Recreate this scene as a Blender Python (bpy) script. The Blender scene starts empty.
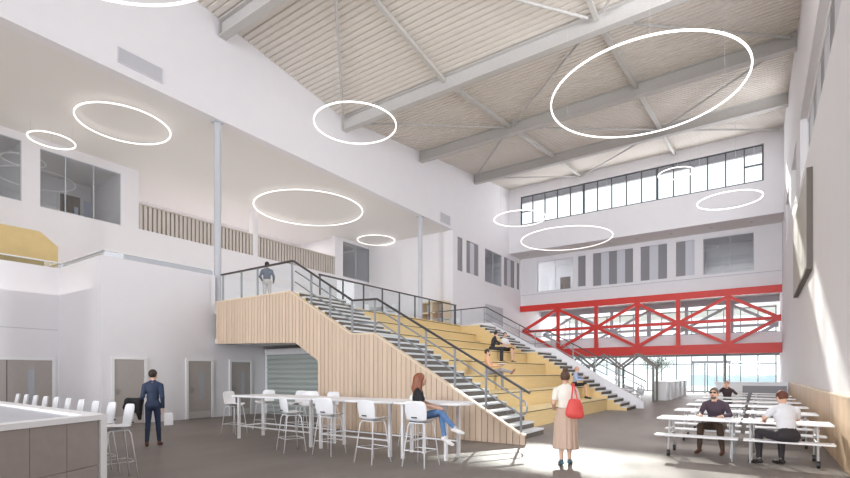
import bpy, bmesh, math, random
import numpy as np
from mathutils import Vector, Matrix
random.seed(7)
SC = bpy.context.scene
COL = SC.collection
PI = math.pi

# ------------------------------------------------------------------ camera, light, exposure
cam_d = bpy.data.cameras.new('camera'); cam = bpy.data.objects.new('camera', cam_d); COL.objects.link(cam)
cam.location = (0, 0, 1.6); cam.rotation_euler = (PI/2, 0, math.radians(34.55))
cam_d.sensor_width = 36; cam_d.lens = 485/850*36; cam_d.shift_y = 135/850; cam_d.clip_end = 6000; cam_d.clip_start = .05
SC.camera = cam
SC.view_settings.view_transform = 'Standard'; SC.view_settings.look = 'None'
SC.view_settings.gamma = 1; SC.view_settings.use_curve_mapping = False
SC.view_settings.exposure = 0.06
SC.cycles.diffuse_bounces = 5; SC.cycles.transparent_max_bounces = 24

W = bpy.data.worlds.new('sky'); SC.world = W; W.use_nodes = True
nt = W.node_tree; nt.nodes.clear()
wo = nt.nodes.new('ShaderNodeOutputWorld'); bg = nt.nodes.new('ShaderNodeBackground')
tc = nt.nodes.new('ShaderNodeTexCoord'); sx = nt.nodes.new('ShaderNodeSeparateXYZ'); rp = nt.nodes.new('ShaderNodeValToRGB')
no = nt.nodes.new('ShaderNodeTexNoise'); mx = nt.nodes.new('ShaderNodeMixRGB')
nt.links.new(tc.outputs['Generated'], sx.inputs[0]); nt.links.new(sx.outputs['Z'], rp.inputs[0])
e = rp.color_ramp.elements
e[0].position = 0.0; e[0].color = (.86, .93, .98, 1); e[1].position = .5; e[1].color = (.74, .83, .98, 1)
x_ = e.new(.12); x_.color = (.95, .97, 1, 1)
no.inputs['Scale'].default_value = 3.0; no.inputs['Detail'].default_value = 5
nt.links.new(tc.outputs['Generated'], no.inputs['Vector'])
mx.blend_type = 'MIX'; mx.inputs[2].default_value = (1, 1, 1, 1)
nt.links.new(no.outputs['Fac'], mx.inputs[0]); nt.links.new(rp.outputs[0], mx.inputs[1]); nt.links.new(mx.outputs[0], bg.inputs[0])
bg.inputs[1].default_value = 1.5
nt.links.new(bg.outputs[0], wo.inputs[0])

def lamp(name, kind, loc, energy, color=(1, 1, 1), size=None, sizey=None, direction=None):
    l = bpy.data.lights.new(name, kind); l.energy = energy; l.color = color
    if kind == 'AREA':
        l.shape = 'RECTANGLE'; l.size = size; l.size_y = sizey or size
    o = bpy.data.objects.new(name, l); COL.objects.link(o); o.location = loc
    if direction: o.rotation_euler = Vector(direction).to_track_quat('-Z', 'Y').to_euler()
    return o
sun = lamp('sun', 'SUN', (-10, 60, 40), 6.0, (1, .95, .87), direction=(.36, -1, -.523)); sun.data.angle = .016
# fill lamps added behind the camera, then the sky outside the far glazing
lamp('daylight_near_end', 'AREA', (-3.2, -45, 8), 10500, (.9, .94, 1), 7, 9, (0, 1, 0))  # added lamp, set far back so the hall is lit evenly
lamp('sky_near_end', 'AREA', (-5, -11.2, 7), 680, (.88, .93, 1), 12, 13, (0, 1, .05))  # added soft fill across the unseen near end
lamp('ground_bounce_near_end', 'AREA', (-5, -11.0, 2.2), 450, (1, .97, .94), 12, 4, (0, 1, .75))  # added fill aimed upward to brighten the roof
lamp('daylight_far_end', 'AREA', (-8, 49.3, 3.6), 1500, (.97, .98, 1), 16, 6, (0, -1, .15))
lamp('daylight_clerestory', 'AREA', (-7.7, 35.9, 14.5), 230, (.95, .97, 1), 15.6, 2.1, (0, -1, -.1))
lamp('gallery_bounce', 'AREA', (-20.3, 10, 4.3), 330, (1, .96, .92), 6, 30, (0, 0, 1))  # fill lamp added at floor level to lift the gallery ceiling
lamp('corridor_light', 'AREA', (-26, 17.5, 11.0), 160, (1, .96, .92), 2.5, 12, (0, 0, -1))  # fill added to brighten the corridor, no fixture there
lamp('daylight_right_windows', 'AREA', (1.15, 14, 9.5), 1100, (.92, .95, 1), 2.3, 15, (-1, 0, 0))  # fill added before the opaque panels to light the left wall and roof
lamp('daylight_right_windows', 'AREA', (1.15, 29, 9.8), 350, (.92, .95, 1), 2.0, 9, (-1, 0, 0))  # second added fill, farther along the right wall

# ------------------------------------------------------------------ materials
def lin(c):
    return tuple((v/255/12.92 if v/255 <= .04045 else ((v/255+.055)/1.055)**2.4) for v in c)
MATS = {}
def mat(name, rgb, rough=.6, metal=0, var=0, scale=6, stretch=None, emit=None, bump=0, spec=None):
    if name in MATS: return MATS[name]
    m = bpy.data.materials.new(name); m.use_nodes = True; MATS[name] = m
    n = m.node_tree.nodes; L = m.node_tree.links; b = n['Principled BSDF']
    c = lin(rgb); b.inputs['Roughness'].default_value = rough; b.inputs['Metallic'].default_value = metal
    if spec is not None: b.inputs['Specular IOR Level'].default_value = spec
    b.inputs['Base Color'].default_value = (*c, 1)
    if emit:
        b.inputs['Emission Color'].default_value = (*c, 1); b.inputs['Emission Strength'].default_value = emit
    if var or bump:
        t = n.new('ShaderNodeTexCoord'); mp = n.new('ShaderNodeMapping'); ns = n.new('ShaderNodeTexNoise')
        ns.inputs['Scale'].default_value = scale; ns.inputs['Detail'].default_value = 6
        if stretch: mp.inputs['Scale'].default_value = stretch
        L.new(t.outputs['Object'], mp.inputs[0]); L.new(mp.outputs[0], ns.inputs['Vector'])
        if var:
            r = n.new('ShaderNodeValToRGB'); L.new(ns.outputs['Fac'], r.inputs[0])
            r.color_ramp.elements[0].position = .3; r.color_ramp.elements[1].position = .7
            r.color_ramp.elements[0].color = (*[max(0, v*(1-var)) for v in c], 1)
            r.color_ramp.elements[1].color = (*[min(1, v*(1+var)) for v in c], 1)
            L.new(r.outputs[0], b.inputs['Base Color'])
        if bump:
            bp = n.new('ShaderNodeBump'); bp.inputs['Strength'].default_value = bump
            L.new(ns.outputs['Fac'], bp.inputs['Height']); L.new(bp.outputs[0], b.inputs['Normal'])
    return m
def glass(name, tint=(.95, .98, .98), refl=1.0, ior=1.45):
    if name in MATS: return MATS[name]
    m = bpy.data.materials.new(name); m.use_nodes = True; MATS[name] = m
    n = m.node_tree.nodes; L = m.node_tree.links; n.clear()
    o = n.new('ShaderNodeOutputMaterial'); mix = n.new('ShaderNodeMixShader'); tr = n.new('ShaderNodeBsdfTransparent')
    gl = n.new('ShaderNodeBsdfGlossy'); fr = n.new('ShaderNodeFresnel'); fr.inputs['IOR'].default_value = ior
    tr.inputs[0].default_value = (*tint, 1); gl.inputs['Roughness'].default_value = .02; gl.inputs[0].default_value = (refl,)*3+(1,)
    ge = n.new('ShaderNodeNewGeometry'); iv = n.new('ShaderNodeMath'); iv.operation = 'SUBTRACT'; iv.inputs[0].default_value = 1; L.new(ge.outputs['Backfacing'], iv.inputs[1])
    mu = n.new('ShaderNodeMath'); mu.operation = 'MULTIPLY'; L.new(fr.outputs[0], mu.inputs[0]); L.new(iv.outputs[0], mu.inputs[1]); L.new(mu.outputs[0], mix.inputs[0]); L.new(tr.outputs[0], mix.inputs[1]); L.new(gl.outputs[0], mix.inputs[2]); L.new(mix.outputs[0], o.inputs[0])
    return m
def boards(name, rgb, pitch, axis, var=.12, rough=.55):
    """timber: every board has a tone of its own (white noise per board) plus a stretched grain"""
    if name in MATS: return MATS[name]
    m = bpy.data.materials.new(name); m.use_nodes = True; MATS[name] = m
    n = m.node_tree.nodes; L = m.node_tree.links; b = n['Principled BSDF']; b.inputs['Roughness'].default_value = rough
    c = lin(rgb)
    g = n.new('ShaderNodeNewGeometry'); s = n.new('ShaderNodeSeparateXYZ'); L.new(g.outputs['Position'], s.inputs[0])
    d = n.new('ShaderNodeMath'); d.operation = 'DIVIDE'; d.inputs[1].default_value = pitch; L.new(s.outputs[axis], d.inputs[0])
    f = n.new('ShaderNodeMath'); f.operation = 'FLOOR'; L.new(d.outputs[0], f.inputs[0])
    wn = n.new('ShaderNodeTexWhiteNoise'); wn.noise_dimensions = '1D'; L.new(f.outputs[0], wn.inputs['W'])
    mp = n.new('ShaderNodeMapping'); mp.inputs['Scale'].default_value = (14, 14, 1.2); L.new(g.outputs['Position'], mp.inputs[0])
    ns = n.new('ShaderNodeTexNoise'); ns.inputs['Scale'].default_value = 2; ns.inputs['Detail'].default_value = 5; L.new(mp.outputs[0], ns.inputs['Vector'])
    a = n.new('ShaderNodeMath'); a.operation = 'MULTIPLY_ADD'; a.inputs[1].default_value = .5; L.new(ns.outputs['Fac'], a.inputs[0])
    h = n.new('ShaderNodeMath'); h.operation = 'MULTIPLY'; h.inputs[1].default_value = .5; L.new(wn.outputs['Value'], h.inputs[0]); L.new(h.outputs[0], a.inputs[2])
    r = n.new('ShaderNodeValToRGB'); L.new(a.outputs[0], r.inputs[0])
    r.color_ramp.elements[0].position = .1; r.color_ramp.elements[1].position = .9
    r.color_ramp.elements[0].color = (*[v*(1-var) for v in c], 1); r.color_ramp.elements[1].color = (*[min(1, v*(1+var)) for v in c], 1)
    L.new(r.outputs[0], b.inputs['Base Color'])
    return m

M_wall = mat('wall_white', (235, 233, 236), .75, var=.01, scale=2)
M_ceil = mat('ceiling_white', (234, 231, 228), .8)
M_deck = mat('roof_deck', (226, 219, 211), .6, var=.02, scale=3)
M_steel = mat('roof_steel', (196, 193, 190), .5, var=.04, scale=20)
M_floor = mat('floor_resin', (134, 126, 120), .5, var=.1, scale=1.3, stretch=(1, .35, 1), spec=.15)
M_white = mat('white_lacquer', (240, 240, 241), .4)
M_whitep = mat('white_plastic', (236, 236, 238), .35)
M_grey_lt = mat('light_grey_metal', (196, 198, 204), .45)
M_frame = mat('dark_frame', (88, 88, 92), .45)
M_panelg = mat('grey_panel', (140, 138, 142), .45)
M_panell = mat('pale_panel', (206, 206, 214), .5)
M_glass = glass('clear_glass'); M_glassb = glass('balustrade_glass', (.96, .98, .985)); M_glassd = glass('room_glass', (.88, .9, .91), ior=2.0)
M_ring = mat('ring_diffuser', (255, 252, 248), .5, emit=1.25)
M_panelglow = mat('room_ceiling_panel', (255, 250, 244), .5, emit=3.5)  # glow of the added panels that brighten the rooms
M_clad = boards('birch_cladding', (216, 193, 170), .16, 'X', .1)
M_wain = boards('wall_cladding', (214, 184, 150), .19, 'Y', .12)
M_tier = mat('plywood_tier', (222, 194, 140), .5, var=.05, scale=5, stretch=(1, .3, 4))
M_tiertop = mat('plywood_top', (230, 208, 160), .45, var=.04, scale=5)
M_gap = mat('dark_gap', (70, 60, 48), .8)
M_riser = mat('dark_carpet', (98, 90, 82), .85, var=.1, scale=30)
M_tread = mat('tread_nosing', (214, 214, 214), .5)
M_rail = mat('dark_handrail', (66, 62, 62), .4)
M_post = mat('steel_post', (164, 166, 172), .35, .5)
M_red = mat('red_steel', (218, 52, 42), .45)
M_greytruss = mat('grey_truss', (176, 182, 188), .5)
M_zig = mat('bronze_grey', (136, 132, 128), .5)
M_door = mat('door_grey', (174, 167, 162), .5, var=.05, scale=8, stretch=(6, 6, .6))
M_shut = mat('shutter_greengrey', (172, 179, 174), .5)
M_counter = mat('counter_panel', (158, 148, 142), .5, var=.04, scale=9)
M_inset = mat('grey_laminate', (190, 192, 200), .3)
M_dark = mat('near_black', (36, 36, 38), .5)
M_screen = mat('screen_face', (186, 180, 172), .6); M_screenedge = mat('screen_edge', (104, 96, 90), .6)
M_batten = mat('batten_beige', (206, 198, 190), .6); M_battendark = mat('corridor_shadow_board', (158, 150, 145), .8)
M_pod = mat('pod_ply', (216, 190, 132), .5, var=.04, scale=4)
M_beige = mat('beige_frame', (226, 206, 176), .6)

# ------------------------------------------------------------------ mesh helpers
class MB:
    def __init__(s): s.v = []; s.f = []; s.m = []
    def add(s, vs, fs, mi=0):
        o = len(s.v); s.v += [tuple(map(float, v)) for v in vs]; s.f += [tuple(i+o for i in f) for f in fs]; s.m += [mi]*len(fs); return s
    def box(s, x0, y0, z0, x1, y1, z1, mi=0):
        x0, x1 = sorted((x0, x1)); y0, y1 = sorted((y0, y1)); z0, z1 = sorted((z0, z1))
        return s.add([(x0,y0,z0),(x1,y0,z0),(x1,y1,z0),(x0,y1,z0),(x0,y0,z1),(x1,y0,z1),(x1,y1,z1),(x0,y1,z1)],
              [(0,3,2,1),(4,5,6,7),(0,1,5,4),(1,2,6,5),(2,3,7,6),(3,0,4,7)], mi)
    def bar(s, a, b, w, h, up=(0, 0, 1), mi=0):
        """rectangular bar from a to b: w across, h along up"""
        a = Vector(a); b = Vector(b); d = (b-a).normalized(); u = Vector(up)
        r = d.cross(u)
        if r.length < 1e-4: r = d.cross(Vector((1, 0, 0)))
        r.normalize(); u = r.cross(d).normalized(); r *= w/2; u *= h/2
        return s.add([a-r-u, a+r-u, a+r+u, a-r+u, b-r-u, b+r-u, b+r+u, b-r+u],
              [(0,1,2,3),(7,6,5,4),(0,4,5,1),(1,5,6,2),(2,6,7,3),(3,7,4,0)], mi)
    def tube(s, pts, r, n=8, closed=False, mi=0):
        P = [Vector(p) for p in pts]; k = len(P); vs = []; fs = []
        rr = r if isinstance(r, (list, tuple)) else [r]*k
        N = None
        for i in range(k):
            if closed: d = P[(i+1) % k]-P[i-1]
            else: d = P[min(i+1, k-1)]-P[max(i-1, 0)]
            d.normalize()
            if N is None:
                N = d.cross(Vector((0, 0, 1)))
                if N.length < .05: N = d.cross(Vector((1, 0, 0)))
            else: N = N-d*N.dot(d)
            N.normalize(); B = d.cross(N)
            for j in range(n):
                a = 2*PI*j/n; vs.append(P[i]+(N*math.cos(a)+B*math.sin(a))*rr[i])
        for i in range(k if closed else k-1):
            for j in range(n):
                a = i*n+j; b = i*n+(j+1) % n; c = ((i+1) % k)*n+(j+1) % n; d = ((i+1) % k)*n+j
                fs.append((a, b, c, d))
        if not closed:
            fs.append(tuple(range(n-1, -1, -1))); fs.append(tuple((k-1)*n+j for j in range(n)))
        return s.add(vs, fs, mi)
    def prism(s, poly, h0, h1, axis='Z', mi=0):
        """polygon extruded along an axis: poly pairs are (X,Y) for Z, (X,Z) for Y, (Y,Z) for X"""
        n = len(poly)
        def P(a, h): return {'Z': (a[0], a[1], h), 'Y': (a[0], h, a[1]), 'X': (h, a[0], a[1])}[axis]
        vs = [P(a, h0) for a in poly]+[P(a, h1) for a in poly]
        fs = [tuple(range(n)), tuple(range(2*n-1, n-1, -1))]+[(i, i+n, (i+1) % n+n, (i+1) % n) for i in range(n)]
        return s.add(vs, fs, mi)
    def lathe(s, prof, cx=0, cy=0, n=20, mi=0):
        vs = []; fs = []; k = len(prof)
        for r, z in prof:
            for j in range(n):
                a = 2*PI*j/n; vs.append((cx+r*math.cos(a), cy+r*math.sin(a), z))
        for i in range(k-1):
            for j in range(n): fs.append((i*n+j, i*n+(j+1) % n, (i+1)*n+(j+1) % n, (i+1)*n+j))
        fs.append(tuple(range(n-1, -1, -1))); fs.append(tuple((k-1)*n+j for j in range(n)))
        return s.add(vs, fs, mi)
    def build(s, name, m, parent=None, smooth=False, bevel=0, world=True):
        me = bpy.data.meshes.new(name)
        off = parent_world(parent) if (parent is not None and world) else Vector((0, 0, 0))
        me.from_pydata([tuple(Vector(v)-off) for v in s.v], [], s.f)
        for mm in (m if isinstance(m, (list, tuple)) else [m]): me.materials.append(mm)
        me.polygons.foreach_set('material_index', s.m)
        bm = bmesh.new(); bm.from_mesh(me); bmesh.ops.recalc_face_normals(bm, faces=bm.faces); bm.to_mesh(me); bm.free()
        if smooth: me.polygons.foreach_set('use_smooth', [True]*len(me.polygons))
        me.update()
        o = bpy.data.objects.new(name, me); COL.objects.link(o)
        if parent is not None: o.parent = parent
        if bevel:
            b = o.modifiers.new('bevel', 'BEVEL'); b.width = bevel; b.segments = 2; b.limit_method = 'ANGLE'
        if parent is None and s.v:          # origin at the thing's base
            xs, ys, zs = zip(*s.v); c = Vector(((min(xs)+max(xs))/2, (min(ys)+max(ys))/2, min(zs)))
            me.transform(Matrix.Translation(-c)); o.location = c
        return o
def parent_world(p):
    w = Vector((0, 0, 0))
    while p is not None: w += Vector(p.location); p = p.parent
    return w
def tag(o, label, cat, group=None):
    o['label'] = label; o['category'] = cat
    if group: o['group'] = group
    return o
def thing(name, label, cat, loc=(0, 0, 0), rz=0, group=None):
    o = bpy.data.objects.new(name, None); COL.objects.link(o); o.location = loc; o.rotation_euler = (0, 0, rz); o.empty_display_size = .2
    return tag(o, label, cat, group)
def struct(mb, name, m, **k):
    o = mb.build(name, m, **k); o['kind'] = 'structure'; return o
def dup(root, loc, rz, label, group=None):
    r = root.copy(); COL.objects.link(r); r.location = loc; r.rotation_euler = (0, 0, rz); r['label'] = label
    if group: r['group'] = group
    for ch in list(root.children):
        c = ch.copy(); COL.objects.link(c); c.parent = r
        for g in list(ch.children):
            d = g.copy(); COL.objects.link(d); d.parent = c
    return r
def wall_mb(axis, p0, p1, u0, u1, z0, z1, openings=()):
    """wall slab between p0 and p1 along its normal axis, u along the other one, with rectangular openings (u0,u1,z0,z1)"""
    us = sorted({u0, u1, *[v for o in openings for v in o[:2] if u0 < v < u1]}); zs = sorted({z0, z1, *[v for o in openings for v in o[2:4] if z0 < v < z1]})
    def solid(i, j):
        if i < 0 or j < 0 or i >= len(us)-1 or j >= len(zs)-1: return False
        u = (us[i]+us[i+1])/2; z = (zs[j]+zs[j+1])/2
        return not any(o[0] < u < o[1] and o[2] < z < o[3] for o in openings)
    mb = MB()
    def P(u, p, z): return (p, u, z) if axis == 'X' else (u, p, z)
    for i in range(len(us)-1):
        for j in range(len(zs)-1):
            if not solid(i, j): continue
            a, b, c, d = us[i], us[i+1], zs[j], zs[j+1]
            for p in (p0, p1): mb.add([P(a,p,c),P(b,p,c),P(b,p,d),P(a,p,d)], [(0,1,2,3)])
            if not solid(i-1, j): mb.add([P(a,p0,c),P(a,p1,c),P(a,p1,d),P(a,p0,d)], [(0,1,2,3)])
            if not solid(i+1, j): mb.add([P(b,p0,c),P(b,p1,c),P(b,p1,d),P(b,p0,d)], [(0,1,2,3)])
            if not solid(i, j-1): mb.add([P(a,p0,c),P(a,p1,c),P(b,p1,c),P(b,p0,c)], [(0,1,2,3)])
            if not solid(i, j+1): mb.add([P(a,p0,d),P(a,p1,d),P(b,p1,d),P(b,p0,d)], [(0,1,2,3)])
    # weld
    key = {}; vs = []; mp = []
    for v in mb.v:
        k = tuple(round(c, 4) for c in v)
        if k not in key: key[k] = len(vs); vs.append(v)
        mp.append(key[k])
    mb.v = vs; mb.f = [tuple(mp[i] for i in f) for f in mb.f]
    return mb
WN = [0]
def window(axis, p, u0, u1, z0, z1, kind, mull=(), frame=.05, depth=.06, transoms=(), fm=None, gm=None):
    """window_n: frame with its pane or panels; kind 'glass' or a list of materials left to right"""
    WN[0] += 1
    def B(mb, ua, ub, pa, pb, za, zb, mi=0):
        return mb.box(pa, ua, za, pb, ub, zb, mi) if axis == 'X' else mb.box(ua, pa, za, ub, pb, zb, mi)
    f = MB(); q = p+depth
    if frame:
        B(f, u0, u1, p, q, z0, z0+frame); B(f, u0, u1, p, q, z1-frame, z1); B(f, u0, u0+frame, p, q, z0+frame, z1-frame); B(f, u1-frame, u1, p, q, z0+frame, z1-frame)
        for m_, w_ in mull: B(f, m_-w_/2, m_+w_/2, p, q, z0+frame, z1-frame)
        for ua, ub, z in transoms: B(f, ua, ub, p, q, z-.04, z+.04)
    g = MB(); pm = p+depth*.45; pn = p+depth*.55
    e = frame*.5
    if kind == 'glass': B(g, u0+e, u1-e, pm, pn, z0+e, z1-e); gmats = [gm or M_glassd]
    else:
        n = len(kind); gmats = kind
        for i in range(n): B(g, u0+(u1-u0)*i/n, u0+(u1-u0)*(i+1)/n, pm-.01*(i % 2), pn, z0+.002, z1-.002, i)
    if frame:
        o = struct(f, 'window_%d' % WN[0], fm or M_frame); g.build('pane' if kind == 'glass' else 'panel', gmats, o)
    else:
        o = struct(g, 'window_%d' % WN[0], gmats)
    return o

XL, XR, XB, YN, YV, YU, YF, YG = -16.6, 1.22, -23.9, -12., 27.36, 36., 38.4, 50.
def roofz(y): return 14.0+.128*abs(y-17.14)

# ------------------------------------------------------------------ structure
fl = MB(); fl.box(-30, YN, -.3, XR+.4, YG+.5, 0); struct(fl, 'floor', M_floor)
gd = MB(); gd.box(-60, YG+.5, -.4, 60, 78, -.05); struct(gd, 'terrace_ground', mat('terrace_paving', (196, 196, 190), .8, var=.06, scale=1))
se = MB(); se.box(-3500, 150, -9, 3500, 5000, -8); struct(se, 'sea', mat('sea_water', (74, 122, 138), .35, var=.15, scale=.02))

# roof deck: corrugations across the hall, folded along a valley over the second beam
def deck():
    ys = []; p = .25; y = YN-.2
    prof = []
    while y < YU+.001:
        for dy, dz in ((0, 0), (.165, 0), (.18, .06), (.235, .06)):
            prof.append((y+dy, dz))
        y += p
    prof = [(min(y, YU+.4), roofz(min(y, YU+.4))+dz) for y, dz in prof]
    # keep the fold itself sharp
    low = [(y, z) for y, z in prof]; top = [(YU+.4, roofz(YU+.4)+.4), (17.14, 14.4), (YN-.2, roofz(YN-.2)+.4)]
    mb = MB(); n = len(low)
    xa, xb = XL-.3, XR+.3
    vs = [(xa, y, z) for y, z in low]+[(xb, y, z) for y, z in low]
    fs = [(i, i+1, n+i+1, n+i) for i in range(n-1)]
    mb.add(vs, fs)
    vs = [(x, y, z) for x in (xa, xb) for y, z in top]
    mb.add(vs, [(0, 1, 4, 3), (1, 2, 5, 4)])
    return mb
struct(deck(), 'ceiling_roof_deck', M_deck)
# overhang outside the clerestory
ov = MB(); ov.box(XL-1, YU+.42, 15.75, XR+1, 37.7, 16.1); struct(ov, 'trim_1', mat('overhang_grey', (104, 100, 106), .7))
gt = MB(); gt.box(XL-1, 37.72, 15.68, XR+1, 37.85, 15.95); struct(gt, 'trim_2', M_white)

# upper far wall with the clerestory
CL = (-15.6, .24, 13.38, 15.65)
struct(wall_mb('Y', YU, YU+.4, XL, XR, 11.27, 17.2, [CL]), 'wall_far_upper', M_wall)
st_ = (CL[1]-CL[0])/16
window('Y', YU+.1, *CL, 'glass', [(CL[0]+st_*i, .14 if i in (5, 10) else .07) for i in range(1, 16)], .09, .1,
       [(CL[1]-st_, CL[1], 14.45), (CL[0], CL[0]+st_, 14.45)], gm=M_glass)
sf = MB(); sf.box(XL, YU+.4, 11.27, XR, YF, 11.5); struct(sf, 'ceiling_far_soffit', M_ceil)
# lower far wall above the bridge, recessed
FO = [(-15.16,-12.17,8.42,10.88), (-11.77,-11.18,8.5,10.9), (-10.61,-7.7,8.42,10.95), (-7.18,-5.42,8.45,10.95), (-4.84,-3.69,8.5,10.95), (-3.18,-.27,8.42,10.9)]
struct(wall_mb('Y', YF, YF+.35, XL, XR, 7.33, 11.27, FO), 'wall_far', M_wall)
G, P_ = M_panelg, M_panell
window('Y', YF+.12, *FO[0], 'glass', [(-13.66, .03)], .03, .06, fm=M_grey_lt)
window('Y', YF+.1, *FO[1], [G], frame=0)
window('Y', YF+.1, *FO[2], [G, P_, G, P_, G], frame=0)
window('Y', YF+.1, *FO[3], [G, P_, G], frame=0)
window('Y', YF+.1, *FO[4], [G, P_], frame=0)
window('Y', YF+.12, *FO[5], 'glass', [(-1.6, .03)], .03, .06, fm=M_grey_lt)
ln = MB(); ln.box(XL, YF-.03, 8.2, XR, YF, 8.24); struct(ln, 'trim_3', M_grey_lt)
# rooms behind the far windows
rm = MB(); rm.box(XL, YF+.36, 8.2, XR, 42.5, 8.3); rm.box(XL, 42.5, 8.2, XR, 42.7, 11.4); rm.box(XL, YF+.36, 11.3, XR, 42.5, 11.5)
for x in (-11.97, -3.4): rm.box(x-.05, YF+.36, 8.3, x+.05, 42.5, 11.3)
struct(rm, 'wall_far_rooms', M_wall)
for k, (x0, x1) in enumerate(((-14.4, -13), (-2.4, -1.0))):
    c = MB(); c.box(x0, 38.85, 11.27, x1, 39.5, 11.3)  # added glow panel, hidden above the window head to brighten the room
    tag(c.build('ceiling_panel_light', M_panelglow), 'square ceiling light in the room behind the %s window above the red bridge' % ('left' if k == 0 else 'right'), 'ceiling light')
DN = [0]
def flush_door(axis, p, u0, u1, z0, z1, s, vis=None, m=M_door, kick=False, frame=True):
    """door_n set on a wall face p, s=+1/-1 the side it faces"""
    DN[0] += 1
    def B(mb, ua, ub, pa, pb, za, zb):
        return mb.box(pa, ua, za, pb, ub, zb) if axis == 'X' else mb.box(ua, pa, za, ub, pb, zb)
    f = MB()
    if frame:
        w = .09; B(f, u0-w, u0, p+s*.002, p+s*.045, z0, z1+w); B(f, u1, u1+w, p+s*.002, p+s*.045, z0, z1+w); B(f, u0, u1, p+s*.002, p+s*.045, z1, z1+w)
        o = struct(f, 'door_%d' % DN[0], M_white)
        l = MB(); B(l, u0, u1, p+s*.002, p+s*.02, z0+.01, z1); l.build('door_leaf', m, o)
    else:
        B(f, u0, u1, p+s*.002, p+s*.03, z0, z1); o = struct(f, 'door_%d' % DN[0], m)
    if vis:
        v = MB(); B(v, vis[0], vis[1], p+s*.02, p+s*.024, vis[2], vis[3]); v.build('vision_panel', vis[4] if len(vis) > 4 else mat('vision_glass', (176, 180, 186), .15), o)
    if kick:
        v = MB(); B(v, u0+.02, u1-.02, p+s*.02, p+s*.025, z0+.02, z0+.26); v.build('kick_plate', mat('kick_plate', (196, 190, 186), .35), o)
    if frame and u1-u0 < 1.2:
        h = MB(); hu = u0+.09; B(h, hu-.012, hu+.012, p+s*.03, p+s*.055, .95, 1.15); B(h, hu, hu+.1, p+s*.045, p+s*.06, 1.06, 1.085); h.build('door_handle', M_post, o)
    return o
flush_door('Y', 42.5, -14.6, -13.7, 8.3, 10.2, -1, frame=False, m=mat('brown_door', (120, 108, 100), .6))
# floor band under that storey: closes the ceiling behind the bridge
cb = MB(); cb.box(-30, YF+.35, 7.33, XR+.4, YG+.4, 7.6); struct(cb, 'ceiling_entrance', M_ceil)

# left wall: upper part over the gallery, full height beyond it
struct(wall_mb('X', XL-.4, XL, YN, YV, 11.1, 17.6), 'wall_left_upper', M_wall)
LO = [(27.94,28.67,8.55,10.8), (29.15,30.96,8.6,10.85), (31.89,34.8,8.42,10.87), (35.12,37.2,8.65,10.88), (37.6,38.2,8.68,10.9)]
struct(wall_mb('X', XL-.4, XL, YV, YF, 0, 17.6, LO), 'wall_left_far', M_wall)
window('X', XL-.1, *LO[0], [G], frame=0); window('X', XL-.1, *LO[1], [G, P_, G], frame=0); window('X', XL-.1, *LO[3], [G, P_, G], frame=0); window('X', XL-.1, *LO[4], [G], frame=0)
window('X', XL-.12, *LO[2], 'glass', [(33.3, .03)], .03, .06, fm=M_grey_lt)
rm = MB(); rm.box(-20, 31.2, 8.2, XL-.41, 35.4, 8.3); rm.box(-20.2, 31.2, 8.2, -20, 35.4, 11.3); rm.box(-20, 31.2, 11.2, XL-.41, 35.4, 11.4); rm.box(-20, 31.2, 8.3, XL-.41, 31.3, 11.2); rm.box(-20, 35.3, 8.3, XL-.41, 35.4, 11.2)
struct(rm, 'wall_left_room', M_wall)
struct(wall_mb('X', XL-.4, XL, YF, YG, 0, 7.33), 'wall_left_entrance', M_wall)
struct(wall_mb('X', XL-.4, XL, 13.1, YV, 0, 3.8), 'wall_left_cafe', M_wall)
# gallery: floors, ceiling, back wall
sl = MB(); sl.box(-28.2, YN, 11.1, XL-.4, YV+.4, 11.4); struct(sl, 'ceiling_gallery', M_ceil)
sl = MB(); sl.box(-28, 10.36, 3.8, -13.42, YV, 4.2); sl.box(-28, 6.9, 3.8, XL-.31, 10.36, 4.2); sl.box(-28, YN, 3.8, -20.2, 6.9, 4.2); struct(sl, 'floor_gallery', mat('gallery_floor', (196, 192, 188), .6))
BO = [(1.2,6.72,8.4,10.8), (7.31,10.33,8.36,10.72), (11.1,17.3,8.4,11.1), (17.65,23.86,8.4,11.1), (24.62,27.5,8.4,10.9)]
struct(wall_mb('X', XB-.35, XB, YN, YV+.2, 4.2, 11.1, BO), 'wall_gallery_back', M_wall)
struct(wall_mb('Y', YV, YV+.3, XB, XL-.4, 4.2, 11.1), 'wall_gallery_end', M_wall)
window('X', XB-.12, *BO[0], 'glass', [(3, .03), (5, .03)], .03, .08, fm=M_grey_lt)
window('X', XB-.12, *BO[1], 'glass', [(8.2, .03), (9.25, .03)], .03, .08, fm=M_grey_lt)
window('X', XB-.12, *BO[4], 'glass', [(26, .03)], .04, .08, fm=M_grey_lt)
rm = MB(); rm.box(-28.2, YN, 8.1, -28, YV, 11.1); rm.box(-28, YN, 8.1, XB-.36, YV, 8.4); rm.box(-28, 27.5, 8.4, XB-.36, 27.7, 11.1)
for y in (6.95, 10.7, 24.2): rm.box(-28, y, 8.4, XB-.36, y+.12, 11.1)
struct(rm, 'wall_gallery_rooms', M_wall)
flush_door('X', -28, 9.35, 10.2, 8.4, 10.4, 1, (9.95, 10.12, 8.6, 9.9, mat('lit_slot', (206, 220, 244), .3)), m=mat('brown_door', (120, 108, 100), .6))
flush_door('X', -28, 26.2, 27.1, 8.4, 10.4, 1, m=mat('brown_door', (120, 108, 100), .6), frame=False)
WN[0] += 1
v = MB(); v.box(-28+.002, 10.4, 8.45, -27.96, 10.64, 10.3); struct(v, 'window_%d' % WN[0], mat('lit_slot', (206, 220, 244), .3))
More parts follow.
